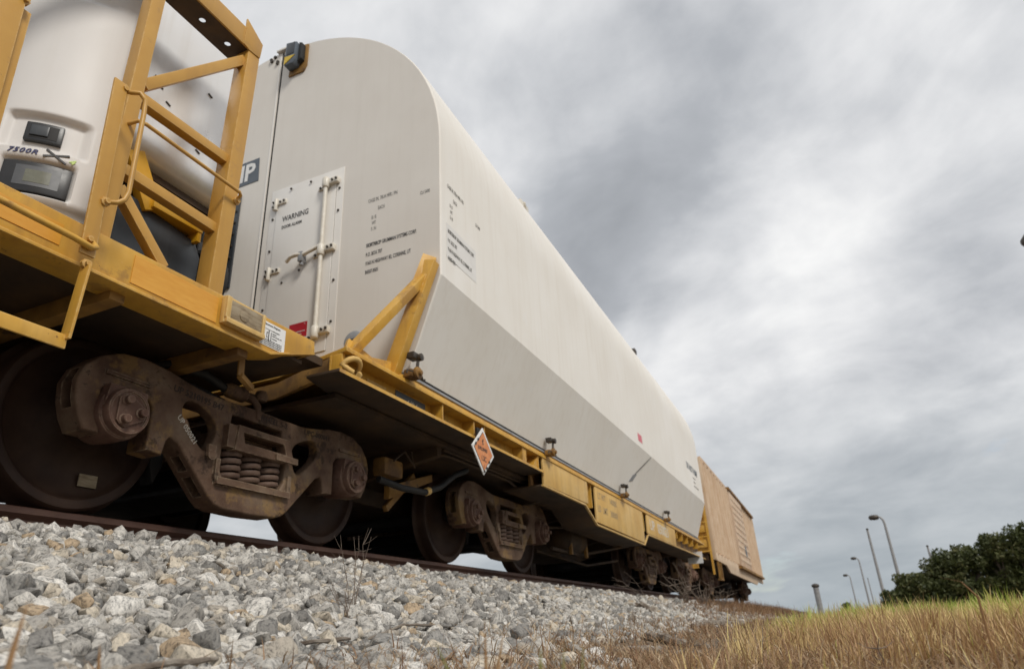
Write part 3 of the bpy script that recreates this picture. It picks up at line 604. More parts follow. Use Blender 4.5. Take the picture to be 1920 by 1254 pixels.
part('hanger', MB().box((2.70, -1.615, .80), (2.83, -1.60, .93)), black_m, pl)

# ---------------------------------------------------------------- end platform with the guard frame
pf = thing('end_platform', 'yellow end platform railcar with tubular guard frame, nearest rusty truck stencilled UP 050021', 'railcar', (-.6, 0, 0))
part('side_sill', MB().prism([(-4.2, -1.50, .805), (.50, -1.50, .812), (.816, -1.50, .924), (.807, -1.50, 1.004), (-.60, -1.50, .985), (-4.2, -1.50, .955)], (0, .05, 0)), yellow, pf, .004)
part('bottom_flange', MB().prism([(-4.2, -1.512, .787), (.46, -1.512, .797), (.60, -1.512, .846), (.60, -1.512, .858), (.455, -1.512, .812), (-4.2, -1.512, .803)], (0, .16, 0)), yellow, pf, .003)
part('top_flange', MB().box((-4.2, -1.49, .972), (-.68, -1.2, .986)), yellow, pf, .003)
part('end_cap', MB().prism([(.816, -1.499, .924), (.807, -1.499, 1.003), (.80, -1.499, 1.003), (.80, -1.499, .92)], (0, 2.99, 0)), yellow, pf)
part('end_apron', MB().box((.50, -1.42, .925), (.985, 1.42, .975)), underside, pf)
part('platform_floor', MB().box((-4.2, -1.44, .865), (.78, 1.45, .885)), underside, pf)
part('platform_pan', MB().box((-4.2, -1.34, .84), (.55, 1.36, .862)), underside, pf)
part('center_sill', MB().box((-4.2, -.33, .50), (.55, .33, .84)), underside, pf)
for x in (-1.6, -.42, .30):
    part('cross_bearer', MB().prism([(x, -1.44, .84), (x, -1.44, .757), (x, .4, .745), (x, .4, .84)], (.07, 0, 0)), brown_yellow if x > -1 else underside, pf, .004)
part('bracket_strap', MB().bar((.40, -1.37, .80), (.405, -1.37, .685), .04, .012, (0, 1, 0)).bar((.40, -1.37, .688), (.53, -1.33, .66), .03, .03), brown_yellow, pf, .003)
part('angle_cock', MB().lathe([(.03, -.10), (.045, -.06), (.045, .05), (.03, .06), (.03, .14)], (.75, -1.0, .76), 'x', 14).tube([(.80, -1.02, .76), (.84, -1.04, .74), (.87, -1.05, .70), (.88, -1.05, .62)], .022, 10).lathe([(.035, -.03), (.04, 0), (.03, .03)], (.90, -1.04, .775), 'z', 12), cast, pf, .003)
part('train_hose', MB().tube([(.66, -1.0, .76), (.5, -1.0, .80), (.3, -.95, .80), (.1, -.8, .74)], .024, 10).tube([(.70, -.95, .70), (.5, -.92, .74), (.25, -.85, .70)], .02, 8), black_m, pf, 0, 60)
for a, b in ((-4.0, -2.6), (-2.55, -1.62), (-1.60, -.70), (-.385, .085)):
    part('reflector_strip', MB().box((a, -1.5035, .846 if a < -.5 else .832), (b, -1.500, .938 if a < -.5 else .967)), orange_tape, pf)
part('placard_pocket', MB().prism([(.105, -1.5, .842), (.37, -1.5, .838), (.37, -1.5, .985), (.105, -1.5, .99)], (0, -.03, 0)), yellow_fade, pf, .008)
part('wood_block', MB().box((.135, -1.536, .868), (.35, -1.529, .972)).lathe([(.03, 0), (.03, -.004), (.012, -.006)], (.225, -1.536, .915), 'y', 14), wood_end, pf, .001)
part('pocket_lip', MB().box((.11, -1.548, .842), (.37, -1.53, .868)).box((.105, -1.542, .868), (.135, -1.53, .985)).box((.35, -1.542, .868), (.37, -1.53, .98)), yellow_fade, pf, .004)
ins = part('instruction_sheet', MB().box((.378, -1.5035, .838), (.562, -1.500, .975)), white_sheet, pf)
text([('Placement Diagram', .02, .118, .0155), ('ATTACHMENT', .085, .093, .008), ('WEIGHT', .085, .078, .008), ('LENGTH OF BED  60 FT', .085, .066, .007), ('CAUTION', .085, .050, .008)] + [('inspect all pins and latches before moving this car', .006, .034 - .0095 * k, .0078) for k in range(4)] + [('|', .05, .045, .07), ('|', .07, .05, .05), ('-', .045, .07, .03)], 'lettering', ink, ins, (.378, -1.5035, .838), SIDE_R, SIDE_U)
text([('_' * 7, .03, .098, .02), ('[', .04, .055, .035)], 'lettering', ink, ins, (.378, -1.5035, .838), SIDE_R, SIDE_U)
# guard frame of square tube
Y = -1.45
part('frame_post', MB().bar((-.535, Y, .985), (-.528, Y, 2.60), .07, .075, (0, 1, 0)), yellow_frame, pf, .006)
part('frame_post', MB().bar((.060, Y, .99), (.088, Y, 2.60), .088, .10, (0, 1, 0)), yellow_frame, pf, .008)
part('frame_brace', MB().bar((-.495, Y, 1.86), (.05, Y, 2.535), .055, .055, (0, 1, 0)), yellow_frame, pf, .006)
part('frame_brace', MB().bar((-.495, Y, 1.785), (.05, Y, 1.80), .055, .055, (0, 1, 0)), yellow_frame, pf, .006)
part('frame_brace', MB().bar((-.495, Y, 1.365), (.03, Y, 1.355), .055, .055, (0, 1, 0)), yellow_frame, pf, .006)
part('frame_brace', MB().bar((-.50, Y, 1.27), (-.215, Y, 1.0), .052, .05, (0, 1, 0)), yellow_frame, pf, .006)
part('top_beam', MB().box((-2.6, -1.50, 2.602), (.045, -1.485, 2.735)).prism([(.0, -1.506, 2.600), (.045, -1.506, 2.59), (.128, -1.506, 2.60), (.137, -1.506, 2.715), (.0, -1.506, 2.80)], (0, .012, 0)), yellow_frame, pf, .003)
fl = [(-.30 + .0, 0)]
hole = lambda x: [(x + .019 * math.cos(k * math.pi / 7), .0 + .019 * math.sin(k * math.pi / 7)) for k in range(14)]
be = plate([[(-2.6, -.075), (.12, -.075), (.12, .075), (-2.6, .075)], hole(-.22), hole(-.035), hole(-.405)], .004, .001, 'beam_flange', underside)
be.transform(Matrix.Translation((0, -1.412, 2.605))); part('beam_flange', be, None, pf)
part('channel_post', MB().bar((-.648, -1.60, .80), (-.678, -1.60, 1.66), .012, .062, (1, 0, 0)).bar((-.622, -1.568, .82), (-.650, -1.568, 1.60), .052, .012, (0, 1, 0)), yellow_frame, pf, .003)
part('channel_post', MB().bar((-1.10, -1.60, .80), (-1.14, -1.60, 1.72), .012, .085, (1, 0, 0)).bar((-1.06, -1.565, .82), (-1.09, -1.565, 1.69), .075, .012, (0, 1, 0)), yellow_frame, pf, .003)
part('grab_iron', MB().tube([(-.655, -1.58, 1.64), (-.63, -1.61, 1.635), (-.61, -1.64, 1.635), (-.585, -1.645, 1.615), (-.578, -1.645, 1.55), (-.568, -1.645, 1.13), (-.575, -1.64, 1.09), (-.60, -1.64, 1.062), (-.63, -1.60, 1.06)], .0105, 10), yellow_frame, pf, 0, 60)
part('grab_iron', MB().tube([(-.535, -1.49, 1.585), (-.525, -1.535, 1.59), (-.49, -1.545, 1.592), (.08, -1.545, 1.585), (.10, -1.535, 1.58), (.105, -1.50, 1.56)], .0095, 10), yellow_frame, pf, 0, 60)
part('grab_iron', MB().tube([(-2.2, -1.62, .86), (-.72, -1.62, .835), (-.645, -1.62, .828), (-.628, -1.615, .842), (-.637, -1.60, .862), (-.655, -1.58, .865)], .0125, 10), yellow, pf, 0, 60)
for p in ((-.655, -1.595, 1.64), (-.63, -1.61, 1.058), (.105, -1.505, 1.555), (-.655, -1.60, .868), (-.64, -1.60, .765), (-1.10, -1.60, 1.70)): part('bolt', MB().lathe([(.020, .012), (.020, -.004), (.012, -.006), (.012, -.018)], p, 'y', 8), yellow_frame, pf)
part('stirrup_step', MB().bar((-.638, -1.60, .76), (-.652, -1.60, .44), .012, .055, (0, 1, 0)).bar((-.646, -1.60, .432), (-1.35, -1.60, .43), .055, .012, (0, 1, 0)).bar((-1.35, -1.60, .44), (-1.36, -1.60, .78), .012, .055, (0, 1, 0)), yellow, pf, .005)
tr = truck(pf, .889)
fr = tr['frame']
d = Vector((-.59, 0, .40)); ux = Vector((.42, 0, -.58)).normalized(); uy = Vector((0, -1, 0)).cross(ux) * -1
text([('UP 050021', 0, 0, .042)], 'lettering', ink_white, fr, (.889 - .572, -1.057, .492), (.736, 0, -.677), (.677, 0, .736), .012, sx=.95).location = (0, 0, 0)
for s_, x, z, a in (('UP 5210195 B47', -.62, .622, -.06), ('WHEEL 5-2', .0, .622, 0.0), ('UPC-000041', .40, .625, .05)):
    t_ = text([(s_, 0, 0, .05)], 'cast_lettering', cast_dark, fr, (.889 + x, -1.056, z), (1, 0, a), (-a, 0, 1), .01, thick=.003); t_.location = (0, 0, 0)
for o in fr.children:
    if 'lettering' in o.name: o.data.transform(Matrix.Translation((-.889, 0, 0)))
w1 = tr['wheels'][0]
tg = link('tag', MB().box((-.075, -.025, 0), (.075, .0, .002)).mesh('tag', yellow_fade), None); tg.data = MB().box((.06, -.036, -.295), (.155, -.031, -.235)).mesh('tag', wood_end, .001); tg.parent = w1
# ---------------------------------------------------------------- tall off-white casket
XE, XF, HW, ZC, ZR, ZB, WB = 1.757, 13.78, 1.82, 3.12, 1.84, 1.10, 1.545
ck = thing('motor_casket', 'tall off-white rounded-top cargo casket on the yellow flatcar', 'container', (7.8, 0, 1.1))
def prof(inset=0.0, n=40):
    r = HW - inset
    p = [(-(WB - inset * .6), ZB + inset * .2), (-r, ZR)]
    p += [(-r * math.cos(math.pi * k / n), ZC + r * math.sin(math.pi * k / n)) for k in range(n + 1)]
    return p + [(r, ZR), (WB - inset * .6, ZB + inset * .2)]
def shell():
    bm = bmesh.new(); P = prof(); xs = [XE + .012, XE + .018, XF]; rings = []
    xs = [XE, XE + .006, XE + .018] + list(np.linspace(XE + .3, XF - .02, 14)) + [XF - .006, XF]; ins = [.014, .004, 0] + [0] * 14 + [.004, .014]
    for x, i in zip(xs, ins): rings.append([bm.verts.new((x, y, z)) for y, z in prof(i)])
    n = len(P)
    for a, b in zip(rings, rings[1:]):
        for k in range(n): bm.faces.new((a[k], a[(k + 1) % n], b[(k + 1) % n], b[k]))
    bm.faces.new(rings[-1])
    bmesh.ops.recalc_face_normals(bm, faces=bm.faces)
    me = bpy.data.meshes.new('shell'); bm.to_mesh(me); bm.free(); me.materials.append(shell_m); finish(me, 11); return me
part('shell', shell(), None, ck)
# two end leaves with a dark joint between them
P = prof(.010)
def leaf(sgn):
    pts = [q for q in P if q[0] * sgn > .02]
    top = ZC + HW - .010
    pts = ([(sgn * .012, top)] + (pts if sgn > 0 else pts[::-1]) + [(sgn * .012, ZB)])
    return MB().prism([(XE, y, z) for y, z in pts], (.02, 0, 0))
part('end_leaf', leaf(-1), panel_m, ck, 0); part('end_leaf', leaf(1), panel_m, ck, 0)
part('joint_seal', MB().box((XE + .006, -.012, ZB), (XE + .02, .012, ZC + HW - .02)), black_m, ck)
part('joint_edge', MB().box((XE - .006, .016, ZB + .02), (XE - .0005, .034, ZC + HW - .06)), door_m, ck, .002)
part('roof_bracket', MB().box((XE - .03, -.07, ZC + HW - .005), (XE + .10, .07, ZC + HW + .02)), panel_m, ck, .004)
for y, z in ((.10, 4.90), (.15, 4.885), (.14, 4.86), (.06, 4.82), (.062, 4.80), (-.03, 4.845), (-.035, 4.82), (-.052, 4.915)): part('bracket_bolt', MB().box((XE - .02, y - .012, z - .012), (XE, y + .012, z + .012)), dark_bolt, ck)
# tracking beacon near the top
bc = part('beacon_base', MB().prism([(XE - .02, -.105, 4.45), (XE - .02, -.33, 4.45), (XE - .02, -.37, 4.53), (XE - .02, -.37, 4.87), (XE - .02, -.12, 4.93)], (.019, 0, 0)), brown_yellow, ck, .004)
part('beacon_body', MB().prism([(XE - .13, -.12, 4.52), (XE - .13, -.25, 4.52), (XE - .13, -.285, 4.58), (XE - .13, -.285, 4.85), (XE - .13, -.12, 4.89)], (.11, 0, 0)), slate, bc, .015)
part('beacon_lens', MB().prism([(XE - .136, -.125, 4.53), (XE - .136, -.125, 4.65), (XE - .136, -.28, 4.63)], (.008, 0, 0)), mat('yellow_lens', [(.62, .42, .01), (.70, .48, .02)], .3, 8), bc)
part('beacon_window', MB().box((XE - .135, -.26, 4.67), (XE - .128, -.15, 4.85)), tank_m, bc, .002)
part('beacon_edge', MB().prism([(XE - .09, -.287, 4.56), (XE - .09, -.335, 4.60), (XE - .09, -.335, 4.84), (XE - .09, -.287, 4.87)], (.07, 0, 0)), black_m, bc, .006)
def shrink(o, k, p):
    mm = Matrix.Translation(p) @ Matrix.Scale(k, 4) @ Matrix.Translation(-p)
    for q in [o] + list(o.children): q.data.transform(Matrix.Translation(-ORG[ck.name]) @ mm @ Matrix.Translation(ORG[ck.name]) if False else mm)
shrink(bc, .82, Vector((XE, -.16, 4.90)))
# access door
fr_ = part('door_frame', MB().box((XE - .006, -.875, 1.40), (XE - .0008, -.075, 3.165)), door_m, ck, .001)
dr = part('access_door', MB().box((XE - .015, -.80, 1.44), (XE - .0065, -.155, 3.065)), door_m, ck, .002)
part('door_gap', MB().box((XE - .0075, -.803, 1.437), (XE - .0062, -.152, 3.068)), ink_faint, dr)
def hinge(z):
    y = -.155
    part('hinge', MB().box((XE - .03, y - .11, z - .022), (XE - .015, y - .01, z + .022)).box((XE - .025, y + .005, z - .05), (XE - .006, y + .05, z + .03)).lathe([(.017, -.075), (.017, .045)], (XE - .03, y, z), 'z', 12), hard_m, dr, .004)
    for dy, dz in ((-.05, 0), (-.09, .004), (.03, .015), (.03, -.035)): part('hinge_bolt', MB().lathe([(.010, 0), (.010, -.012)], (XE - .028, y + dy, z + dz), 'x', 8), dark_bolt, dr)
for z in (3.00, 2.29): hinge(z)
part('latch_rod', MB().tube([(XE - .045, -.715, 1.56), (XE - .045, -.715, 3.02)], .0185, 12), hard_m, dr, 0, 60)
for z in (3.02, 2.345, 1.60):
    b = MB().lathe([(.03, -.05), (.034, -.03), (.034, .03), (.026, .05)], (XE - .045, -.715, z), 'z', 12).box((XE - .05, -.84, z - .02), (XE - .01, -.735, z + .035)).box((XE - .03, -.69, z - .045), (XE - .01, -.62, z - .015))
    part('rod_keeper', b, hard_m, dr, .006)
    for y, dz in ((-.825, .01), (-.785, .005), (-.65, -.03)): part('keeper_bolt', MB().lathe([(.0105, 0), (.0105, -.012)], (XE - .05 if y < -.7 else XE - .03, y, z + dz), 'x', 8), dark_bolt, dr)
part('latch_handle', MB().tube([(XE - .05, -.69, 2.385), (XE - .055, -.63, 2.365), (XE - .07, -.56, 2.335), (XE - .085, -.49, 2.34), (XE - .085, -.43, 2.335), (XE - .075, -.385, 2.305)], .0165, 10), hard_m, dr, .0, 60)
part('handle_clip', MB().box((XE - .09, -.555, 2.27), (XE - .03, -.515, 2.36)).lathe([(.018, -.02), (.018, .02)], (XE - .06, -.535, 2.26), 'z', 8), grey_metal, dr, .003)
for y, z in ((-.30, 3.12), (-.52, 3.12), (-.115, 2.85), (-.118, 2.52), (-.115, 1.95), (-.115, 1.62), (-.835, 2.72), (-.835, 2.05), (-.835, 1.68), (-.30, 2.16), (-.475, 2.235), (-.835, 2.95)): part('door_screw', MB().lathe([(.011, 0), (.011, -.008), (.006, -.010)], (XE - .012 if -.8 < y < -.2 else XE - .006, y, z), 'x', 8), dark_bolt, dr)
text([('WARNING', 0, .075, .078), ('DOOR ALARM', 0, 0, .045)], 'lettering', ink, dr, (XE - .0155, -.235, 2.71), END_R, END_U, .012, sx=.76, label='black WARNING DOOR ALARM lettering')
stk = part('red_sticker', MB().box((XE - .0175, -.61, 1.605), (XE - .0155, -.43, 1.735)), red_m, dr)
text([('FEDERAL OFFENSE ITEM', .008, .045, .0145), ('do not open without authority', .008, .025, .010), ('SN', .15, .11, .009)], 'lettering', white_sheet, stk, (XE - .0176, -.43, 1.605), END_R, END_U, .005)
# hump sign, half behind the guard frame
sg = part('notice_sign', MB().prism([(XE - .002, .95, 3.37), (XE - .002, .125, 3.37), (XE - .002, .145, 3.64), (XE - .002, .95, 3.64)], (-.003, 0, 0)), slate, ck)
text([('HUMP', 0, 0, .27)], 'lettering', white_sheet, sg, (XE - .0055, .86, 3.415), END_R, END_U, .03, sx=.92)
for o in list(sg.children): pass
# shipping data on the end and on the flank
D1 = [('CAGE IN. 78U4 MFR / PN', .0, .53, .052), ('EACH', .10, .435, .050), ('B / B', .04, .36, .046), ('WT', .045, .305, .046), ('S / N', .04, .25, .046), ('CU 5490', .50, .445, .048), ('CONTRACT', .0, .10, .050)]
D2 = [('NORTHROP GRUMMAN SYSTEMS CORP.', .0, .0, .050), ('P.O. BOX 707', .0, -.085, .050), ('9160 N HIGHWAY 83, CORINNE, UT', .0, -.165, .050), ('84307-9501', .0, -.245, .050)]
text(D1, 'lettering', ink_grey, ck, (XE, -1.135, 2.165), END_R, END_U, 0, sx=.55 * .92)
text(D2, 'lettering', ink, ck, (XE, -1.135, 2.165 + .10), END_R, END_U, .008, sx=.52)
part('label_patch', MB().box((1.845, -HW - .0016, 2.04), (2.35, -HW - .0004, 2.345)).prism([(1.845, -HW - .0014, 2.05), (2.35, -HW - .0014, 2.05), (2.35, -HW - .0014, 2.12), (1.845, -HW - .0014, 2.03)], (0, .001, 0)), seal_m, ck)
text(D1, 'lettering', ink_faint, ck, (1.865, -HW - .001, 2.165), SIDE_R, SIDE_U, 0, sx=.50)
text(D2, 'lettering', ink_grey, ck, (1.865, -HW - .002, 2.165 + .10), SIDE_R, SIDE_U, 0.003, sx=.50)
part('pink_sticker', MB().box((7.75, -HW - .002, 1.93), (8.0, -HW - .0005, 2.05)), mat('pink_sticker', [(.62, .12, .16), (.66, .17, .2)], .5, 10), ck)
cz = lambda z, off=.006: -(WB + (z - ZB) / (ZR - ZB) * (HW - WB)) - off
part('ground_strap', MB().tube([(8.40, cz(1.76), 1.76), (7.85, cz(1.46), 1.46)], .006, 6).tube([(8.40, cz(1.76), 1.76), (8.52, cz(1.825), 1.825)], .004, 6), dark_bolt, ck, 0, 60)
part('strap_plate', MB().prism([(7.62, cz(1.32), 1.32), (7.80, cz(1.35), 1.35), (7.95, cz(1.47), 1.47), (7.77, cz(1.44), 1.44)], (0, .006, 0)), grey_metal, ck)
text([('DO NOT HUMP', 0, .0, .20)], 'lettering', slate, ck, (12.0, -HW - .001, 2.32), SIDE_R, SIDE_U, .02, sx=.9)
text([('CAGE IN. 78U4', 0, 0, .05), ('CONTRACT', 0, -.09, .05), ('NORTHROP GRUMMAN', 0, -.18, .05)], 'lettering', ink_faint, ck, (12.6, -HW - .001, 2.2), SIDE_R, SIDE_U)
part('foot_seal', MB().prism([(XE + .02, -WB - .006, ZB - .004), (XE + .02, -WB + .05, ZB - .004), (XE + .02, -WB + .05, ZB + .02), (XE + .02, -WB - .012, ZB + .014)], (XF - XE - .06, 0, 0)), black_m, ck)
part('roof_vent', MB().box((4.55, -1.42, 4.33), (4.80, -1.30, 4.42)).bar((4.5, -1.48, 4.30), (4.95, -1.34, 4.40), .03, .03), hard_m, ck, .006)
part('roof_lug', MB().box((9.7, -1.55, 4.12), (9.85, -1.45, 4.21)), dark_bolt, ck, .006)
# duct flange on the other leaf
dc = part('duct_flange', MB().prism([(XE - .02, .985, 2.27), (XE - .02, .30, 2.27), (XE - .02, .305, 3.26), (XE - .02, .98, 3.26)], (.0195, 0, 0)), tank_m, ck, .01)
for k in range(8): part('flange_bolt', MB().lathe([(.013, 0), (.013, -.014)], (XE - .02, .335, 2.33 + k * .125), 'x', 8), dark_bolt, dc)
part('duct_bellows', MB().lathe([(.36 + .03 * (k % 2), -.02 - .05 * k) for k in range(14)], (XE, .70, 2.76), 'x', 36), plastic, dc, 0, 20)
# ---------------------------------------------------------------- refrigeration unit on the platform
ru = thing('refrigeration_unit', 'white bulging refrigeration unit with control display behind yellow posts', 'refrigeration unit', (-.8, -.6, 1.0))
RC, T0 = .45, math.radians(10)
def pc(th, r=0.0):
    """plan of the cover: tangent angle th (deg) from the right edge; r moves along the outward normal"""
    t = math.radians(th); x = -.485 - RC * (math.sin(t) - math.sin(T0)); y = -1.30 + RC * (math.cos(T0) - math.cos(t))
    return Vector((x - r * math.sin(t), y - r * math.cos(t), 0))
def patch(th0, th1, z0, z1, r0, r1, nth=10, zs=None):
    """curved slab following the cover"""
    mb = MB(); bm = mb.bm; g = []
    ths = [th0 + (th1 - th0) * k / nth for k in range(nth + 1)]
    for r in (r0, r1): g.append([[bm.verts.new(pc(t, r) + Vector((0, 0, z))) for z in (z0, z1)] for t in ths])
    a, b = g
    for k in range(nth):
        bm.faces.new((b[k][0], b[k + 1][0], b[k + 1][1], b[k][1])); bm.faces.new((a[k][1], a[k + 1][1], a[k + 1][0], a[k][0]))
        bm.faces.new((a[k][0], a[k + 1][0], b[k + 1][0], b[k][0])); bm.faces.new((a[k][1], b[k][1], b[k + 1][1], a[k + 1][1]))
    bm.faces.new((a[0][0], b[0][0], b[0][1], a[0][1])); bm.faces.new((a[-1][1], b[-1][1], b[-1][0], a[-1][0])); return mb
def cover():
    """moulded shell: bulges, with recesses for the handle and the display"""
    bm = bmesh.new(); ths = [5 + k * 1.0 for k in range(0, 100)]; zs = [1.14 + .0125 * k for k in range(0, 141)]
    def ss(a, b, v): t = min(1, max(0, (v - a) / (b - a))); return t * t * (3 - 2 * t)
    V = []
    for t in ths:
        row = []
        for z in zs:
            r = 0.0
            r -= .035 * (1 - ss(1.14, 1.19, z))                      # turned-in foot
            # display recess
            w = ss(22, 24, t) * (1 - ss(58, 60, t)) * ss(1.195, 1.21, z) * (1 - ss(1.365, 1.385, z)); r -= .035 * w
            # brow over the display and the handle pocket
            w = ss(18, 24, t) * (1 - ss(60, 64, t)) * ss(1.43, 1.44, z) * (1 - ss(1.605, 1.63 , z)); r -= .030 * w
            w = ss(16, 40, t) * (1 - ss(60, 74, t)) * ss(2.36, 2.37, z) * (1 - ss(2.37, 2.44, z)); r -= .018 * w
            row.append(bm.verts.new(pc(t, r) + Vector((0, 0, z))))
        V.append(row)
    for a, b in zip(V, V[1:]):
        for k in range(len(zs) - 1): bm.faces.new((a[k], a[k + 1], b[k + 1], b[k]))
    bmesh.ops.recalc_face_normals(bm, faces=bm.faces)
    me = bpy.data.meshes.new('cover'); bm.to_mesh(me); bm.free(); me.materials.append(cover_m); finish(me, 60); return me
part('cover', cover(), None, ru)
part('cover_edge', MB().box((-.452, -1.315, 1.14), (-.440, -1.26, 2.85)), cover_m, ru, .004)
hd = part('handle_bezel', patch(33, 52, 1.475, 1.575, -.035, -.008, 8), plastic, ru, .006)
part('handle_pocket', patch(35.5, 49.5, 1.490, 1.560, -.0085, -.0065, 8), black_m, hd)
part('handle_flap', patch(40, 49, 1.50, 1.555, -.007, .0, 8), tank_m, hd, .003)
dp = part('display_panel', patch(24, 58, 1.212, 1.362, -.04, -.012, 12), plastic, ru, .002)
part('keypad', patch(29, 51, 1.24, 1.342, -.012, -.0105, 10), pad_m, dp)
part('screen', patch(33.5, 46, 1.258, 1.322, -.0105, -.0095, 8), screen_m, dp)
def ctext(s_, th, z, size, m, bold=0, sx=1.0, shear=.3):
    t = math.radians(th); p = pc(th, -.029 if z > 1.435 else .0) + Vector((0, 0, z)); return text([(s_, 0, 0, size)], 'lettering', m, ru, p, (math.cos(t), -math.sin(t), 0), (0, 0, 1), bold, sx=sx, shear=shear, proud=.003)
for k_, ch_ in enumerate('7500R'): ctext(ch_, 57 - 2.9 * k_, 1.395, .034, ink_blue, .02, 1.2)
part('logo', MB().bar(pc(38.5, .003) + Vector((0, 0, 1.432)), pc(28.5, .004) + Vector((0, 0, 1.378)), .006, .008).bar(pc(39.5, .003) + Vector((0, 0, 1.395)), pc(27.5, .003) + Vector((0, 0, 1.425)), .006, .008), ink, ru)
ctext('4', 27.5, 1.39, .032, green_ink, .03, 1.4)
part('red_decal', patch(61, 68, 1.34, 1.40, 0, .0015, 3), red_m, ru)
part('grille', MB().box((-1.62, -.70, .99), (-1.05, .90, 2.72)), plastic, ru, .01)
for k in range(7): part('grille_slat', MB().box((-1.5, -.86, 1.66 + .12 * k), (-1.06, -.71, 1.69 + .12 * k)), black_m, ru)
# sheet steel casing with rounded foot
cs = [(-1.20, 2.78), (-1.20, 2.06)] + [(-1.20 + .13 - .13 * math.cos(a), 1.87 - .13 * math.sin(a)) for a in [k * math.pi / 16 for k in range(0, 9)]] + [(-.3, 1.74), (-.3, 2.78)]
part('steel_casing', MB().prism([(-.46, y, z) for y, z in cs], (.80, 0, 0)), steel, ru, .006, 30)
for x, z in ((-.28, 2.24), (-.25, 2.20), (-.27, 2.205), (-.19, 2.13), (-.10, 2.08), (-.055, 2.00), (.04, 1.97), (.06, 2.4)): part('casing_slot', MB().bar((x, -1.2005, z), (x + .03, -1.2005, z - .012), .012, .006), dark_bolt, ru)
part('casing_underside', MB().box((-.45, -1.10, 1.70), (.33, -.32, 1.7395)), underside, ru)
part('mount_arm', MB().bar((-.37, -1.30, 1.62), (-.22, -1.30, 1.36), .10, .05, (0, 1, 0)).bar((-.24, -1.30, 1.39), (.06, -1.30, 1.40), .05, .09, (0, 1, 0)).box((.035, -1.34, 1.32), (.06, -1.26, 1.48)), yellow_deep, ru, .006)
part('fuel_tank', MB().prism([(-.40, -1.30, 1.0), (.10, -1.30, 1.0), (.105, -1.30, 1.26), (.06, -1.30, 1.34), (-.40, -1.30, 1.40)], (0, .9, 0)), tank_m, ru, .012)
part('fan_guard', MB().lathe([(.02, 0), (.16, -.02), (.19, .01), (.19, .1)], (.17, -1.15, 1.20), 'x', 24), black_m, ru)
for k in range(9): part('coil_fin', MB().box((-.02 + .018 * k, -1.24, 1.30), (-.012 + .018 * k, -.9, 1.42)), black_m, ru)
part('rear_box', MB().box((-.46, -.9, 1.0), (.6, .9, 1.66)).box((-.44, -.29, 1.68), (.7, 1.0, 2.78)), plastic, ru, .01)
# ---------------------------------------------------------------- tan boxcar behind the flatcar
bx = thing('boxcar', 'faded tan ribbed boxcar coupled behind the white casket', 'railcar', (22, 0, 0))
BX0, BX1 = 16.0, 29.1
part('body', MB().prism([(BX0, -1.54, .98), (BX0, -1.54, 3.36), (BX0, -.9, 3.52), (BX0, 0, 3.58), (BX0, .9, 3.52), (BX0, 1.54, 3.36), (BX0, 1.54, .98)], (BX1 - BX0, 0, 0)), box_paint, bx, .02)
part('side_sill', MB().prism([(BX0, -1.575, .98), (BX0, -1.575, .80), (18.0, -1.575, .78), (18.6, -1.575, .62), (26.2, -1.575, .58), (27.0, -1.575, .72), (BX1, -1.575, .72), (BX1, -1.575, .98)], (0, .05, 0)), box_rib, bx, .006)
part('eave_rail', MB().box((BX0 - .02, -1.60, 3.30), (BX1 + .02, -1.53, 3.40)), box_paint, bx, .01)
for x in (16.03, 16.6, 17.2, 17.8, 18.4, 19.0, 19.6, 20.2, 20.75, 24.6, 25.2, 25.8, 26.4, 27.0, 27.6, 28.2, 28.8):
    part('side_rib', MB().prism([(x - .06, -1.541, .99), (x + .06, -1.541, .99), (x + .035, -1.635, .99), (x - .035, -1.635, .99)], (0, 0, 2.3)), box_rib, bx)
dd = part('door', MB().box((21.0, -1.66, .95), (24.3, -1.60, 3.28)), box_paint, bx, .01)
for k in range(10): part('door_corrugation', MB().box((21.1, -1.672, 1.12 + .21 * k), (24.2, -1.6605, 1.22 + .21 * k)), box_rib, dd, .004)
part('door_track', MB().box((20.8, -1.70, .86), (28.6, -1.58, .93)).box((20.8, -1.70, 3.28), (28.6, -1.605, 3.36)), brown_yellow, bx)
part('door_stencil', MB().box((22.9, -1.6745, 1.35), (23.3, -1.6725, 1.7)), slate, dd)
for x in (20.93, 24.4): part('door_post', MB().box((x - .05, -1.65, .95), (x + .05, -1.545, 3.28)), box_paint, bx, .01)
part('end_wall', MB().box((BX0 - .05, -1.5, .98), (BX0 - .001, 1.5, 3.30)), yellow, bx, .01)
for k in range(6): part('end_corrugation', MB().box((BX0 - .10, -1.44, 1.1 + .36 * k), (BX0 - .051, 1.44, 1.3 + .36 * k)), yellow, bx, .02)
part('corner_post', MB().box((BX0 - .06, -1.60, .80), (BX0 - .0, -1.50, 3.36)), box_rib, bx, .006)
for k in range(5): part('ladder_rung', MB().tube([(BX0 - .12, -1.50, 1.0 + .35 * k), (BX0 - .12, -1.0, 1.0 + .35 * k)], .014, 8), yellow, bx, 0, 60)
part('ladder_rail', MB().box((BX0 - .13, -1.02, .55), (BX0 - .10, -.97, 2.6)).box((BX0 - .13, -1.52, .45), (BX0 - .10, -1.47, 2.6)), yellow, bx)
part('sill_step', MB().box((16.35, -1.58, .36), (16.40, -1.53, .80)).box((16.8, -1.58, .36), (16.85, -1.53, .80)).box((16.35, -1.58, .34), (16.85, -1.50, .37)), brown_yellow, bx)
part('underframe', MB().box((BX0, -1.4, .80), (BX1, 1.4, .97)).box((BX0 - .7, -.3, .52), (BX1 + .6, .3, .80)), underside, bx)
part('brake_platform', MB().box((BX0 - .55, -.9, .98), (BX0 - .06, .9, 1.02)).box((BX0 - .5, -1.2, .60), (BX0 - .45, 1.2, .70)), yellow, bx)
for xc in (18.0, 26.9): truck(bx, xc, False)
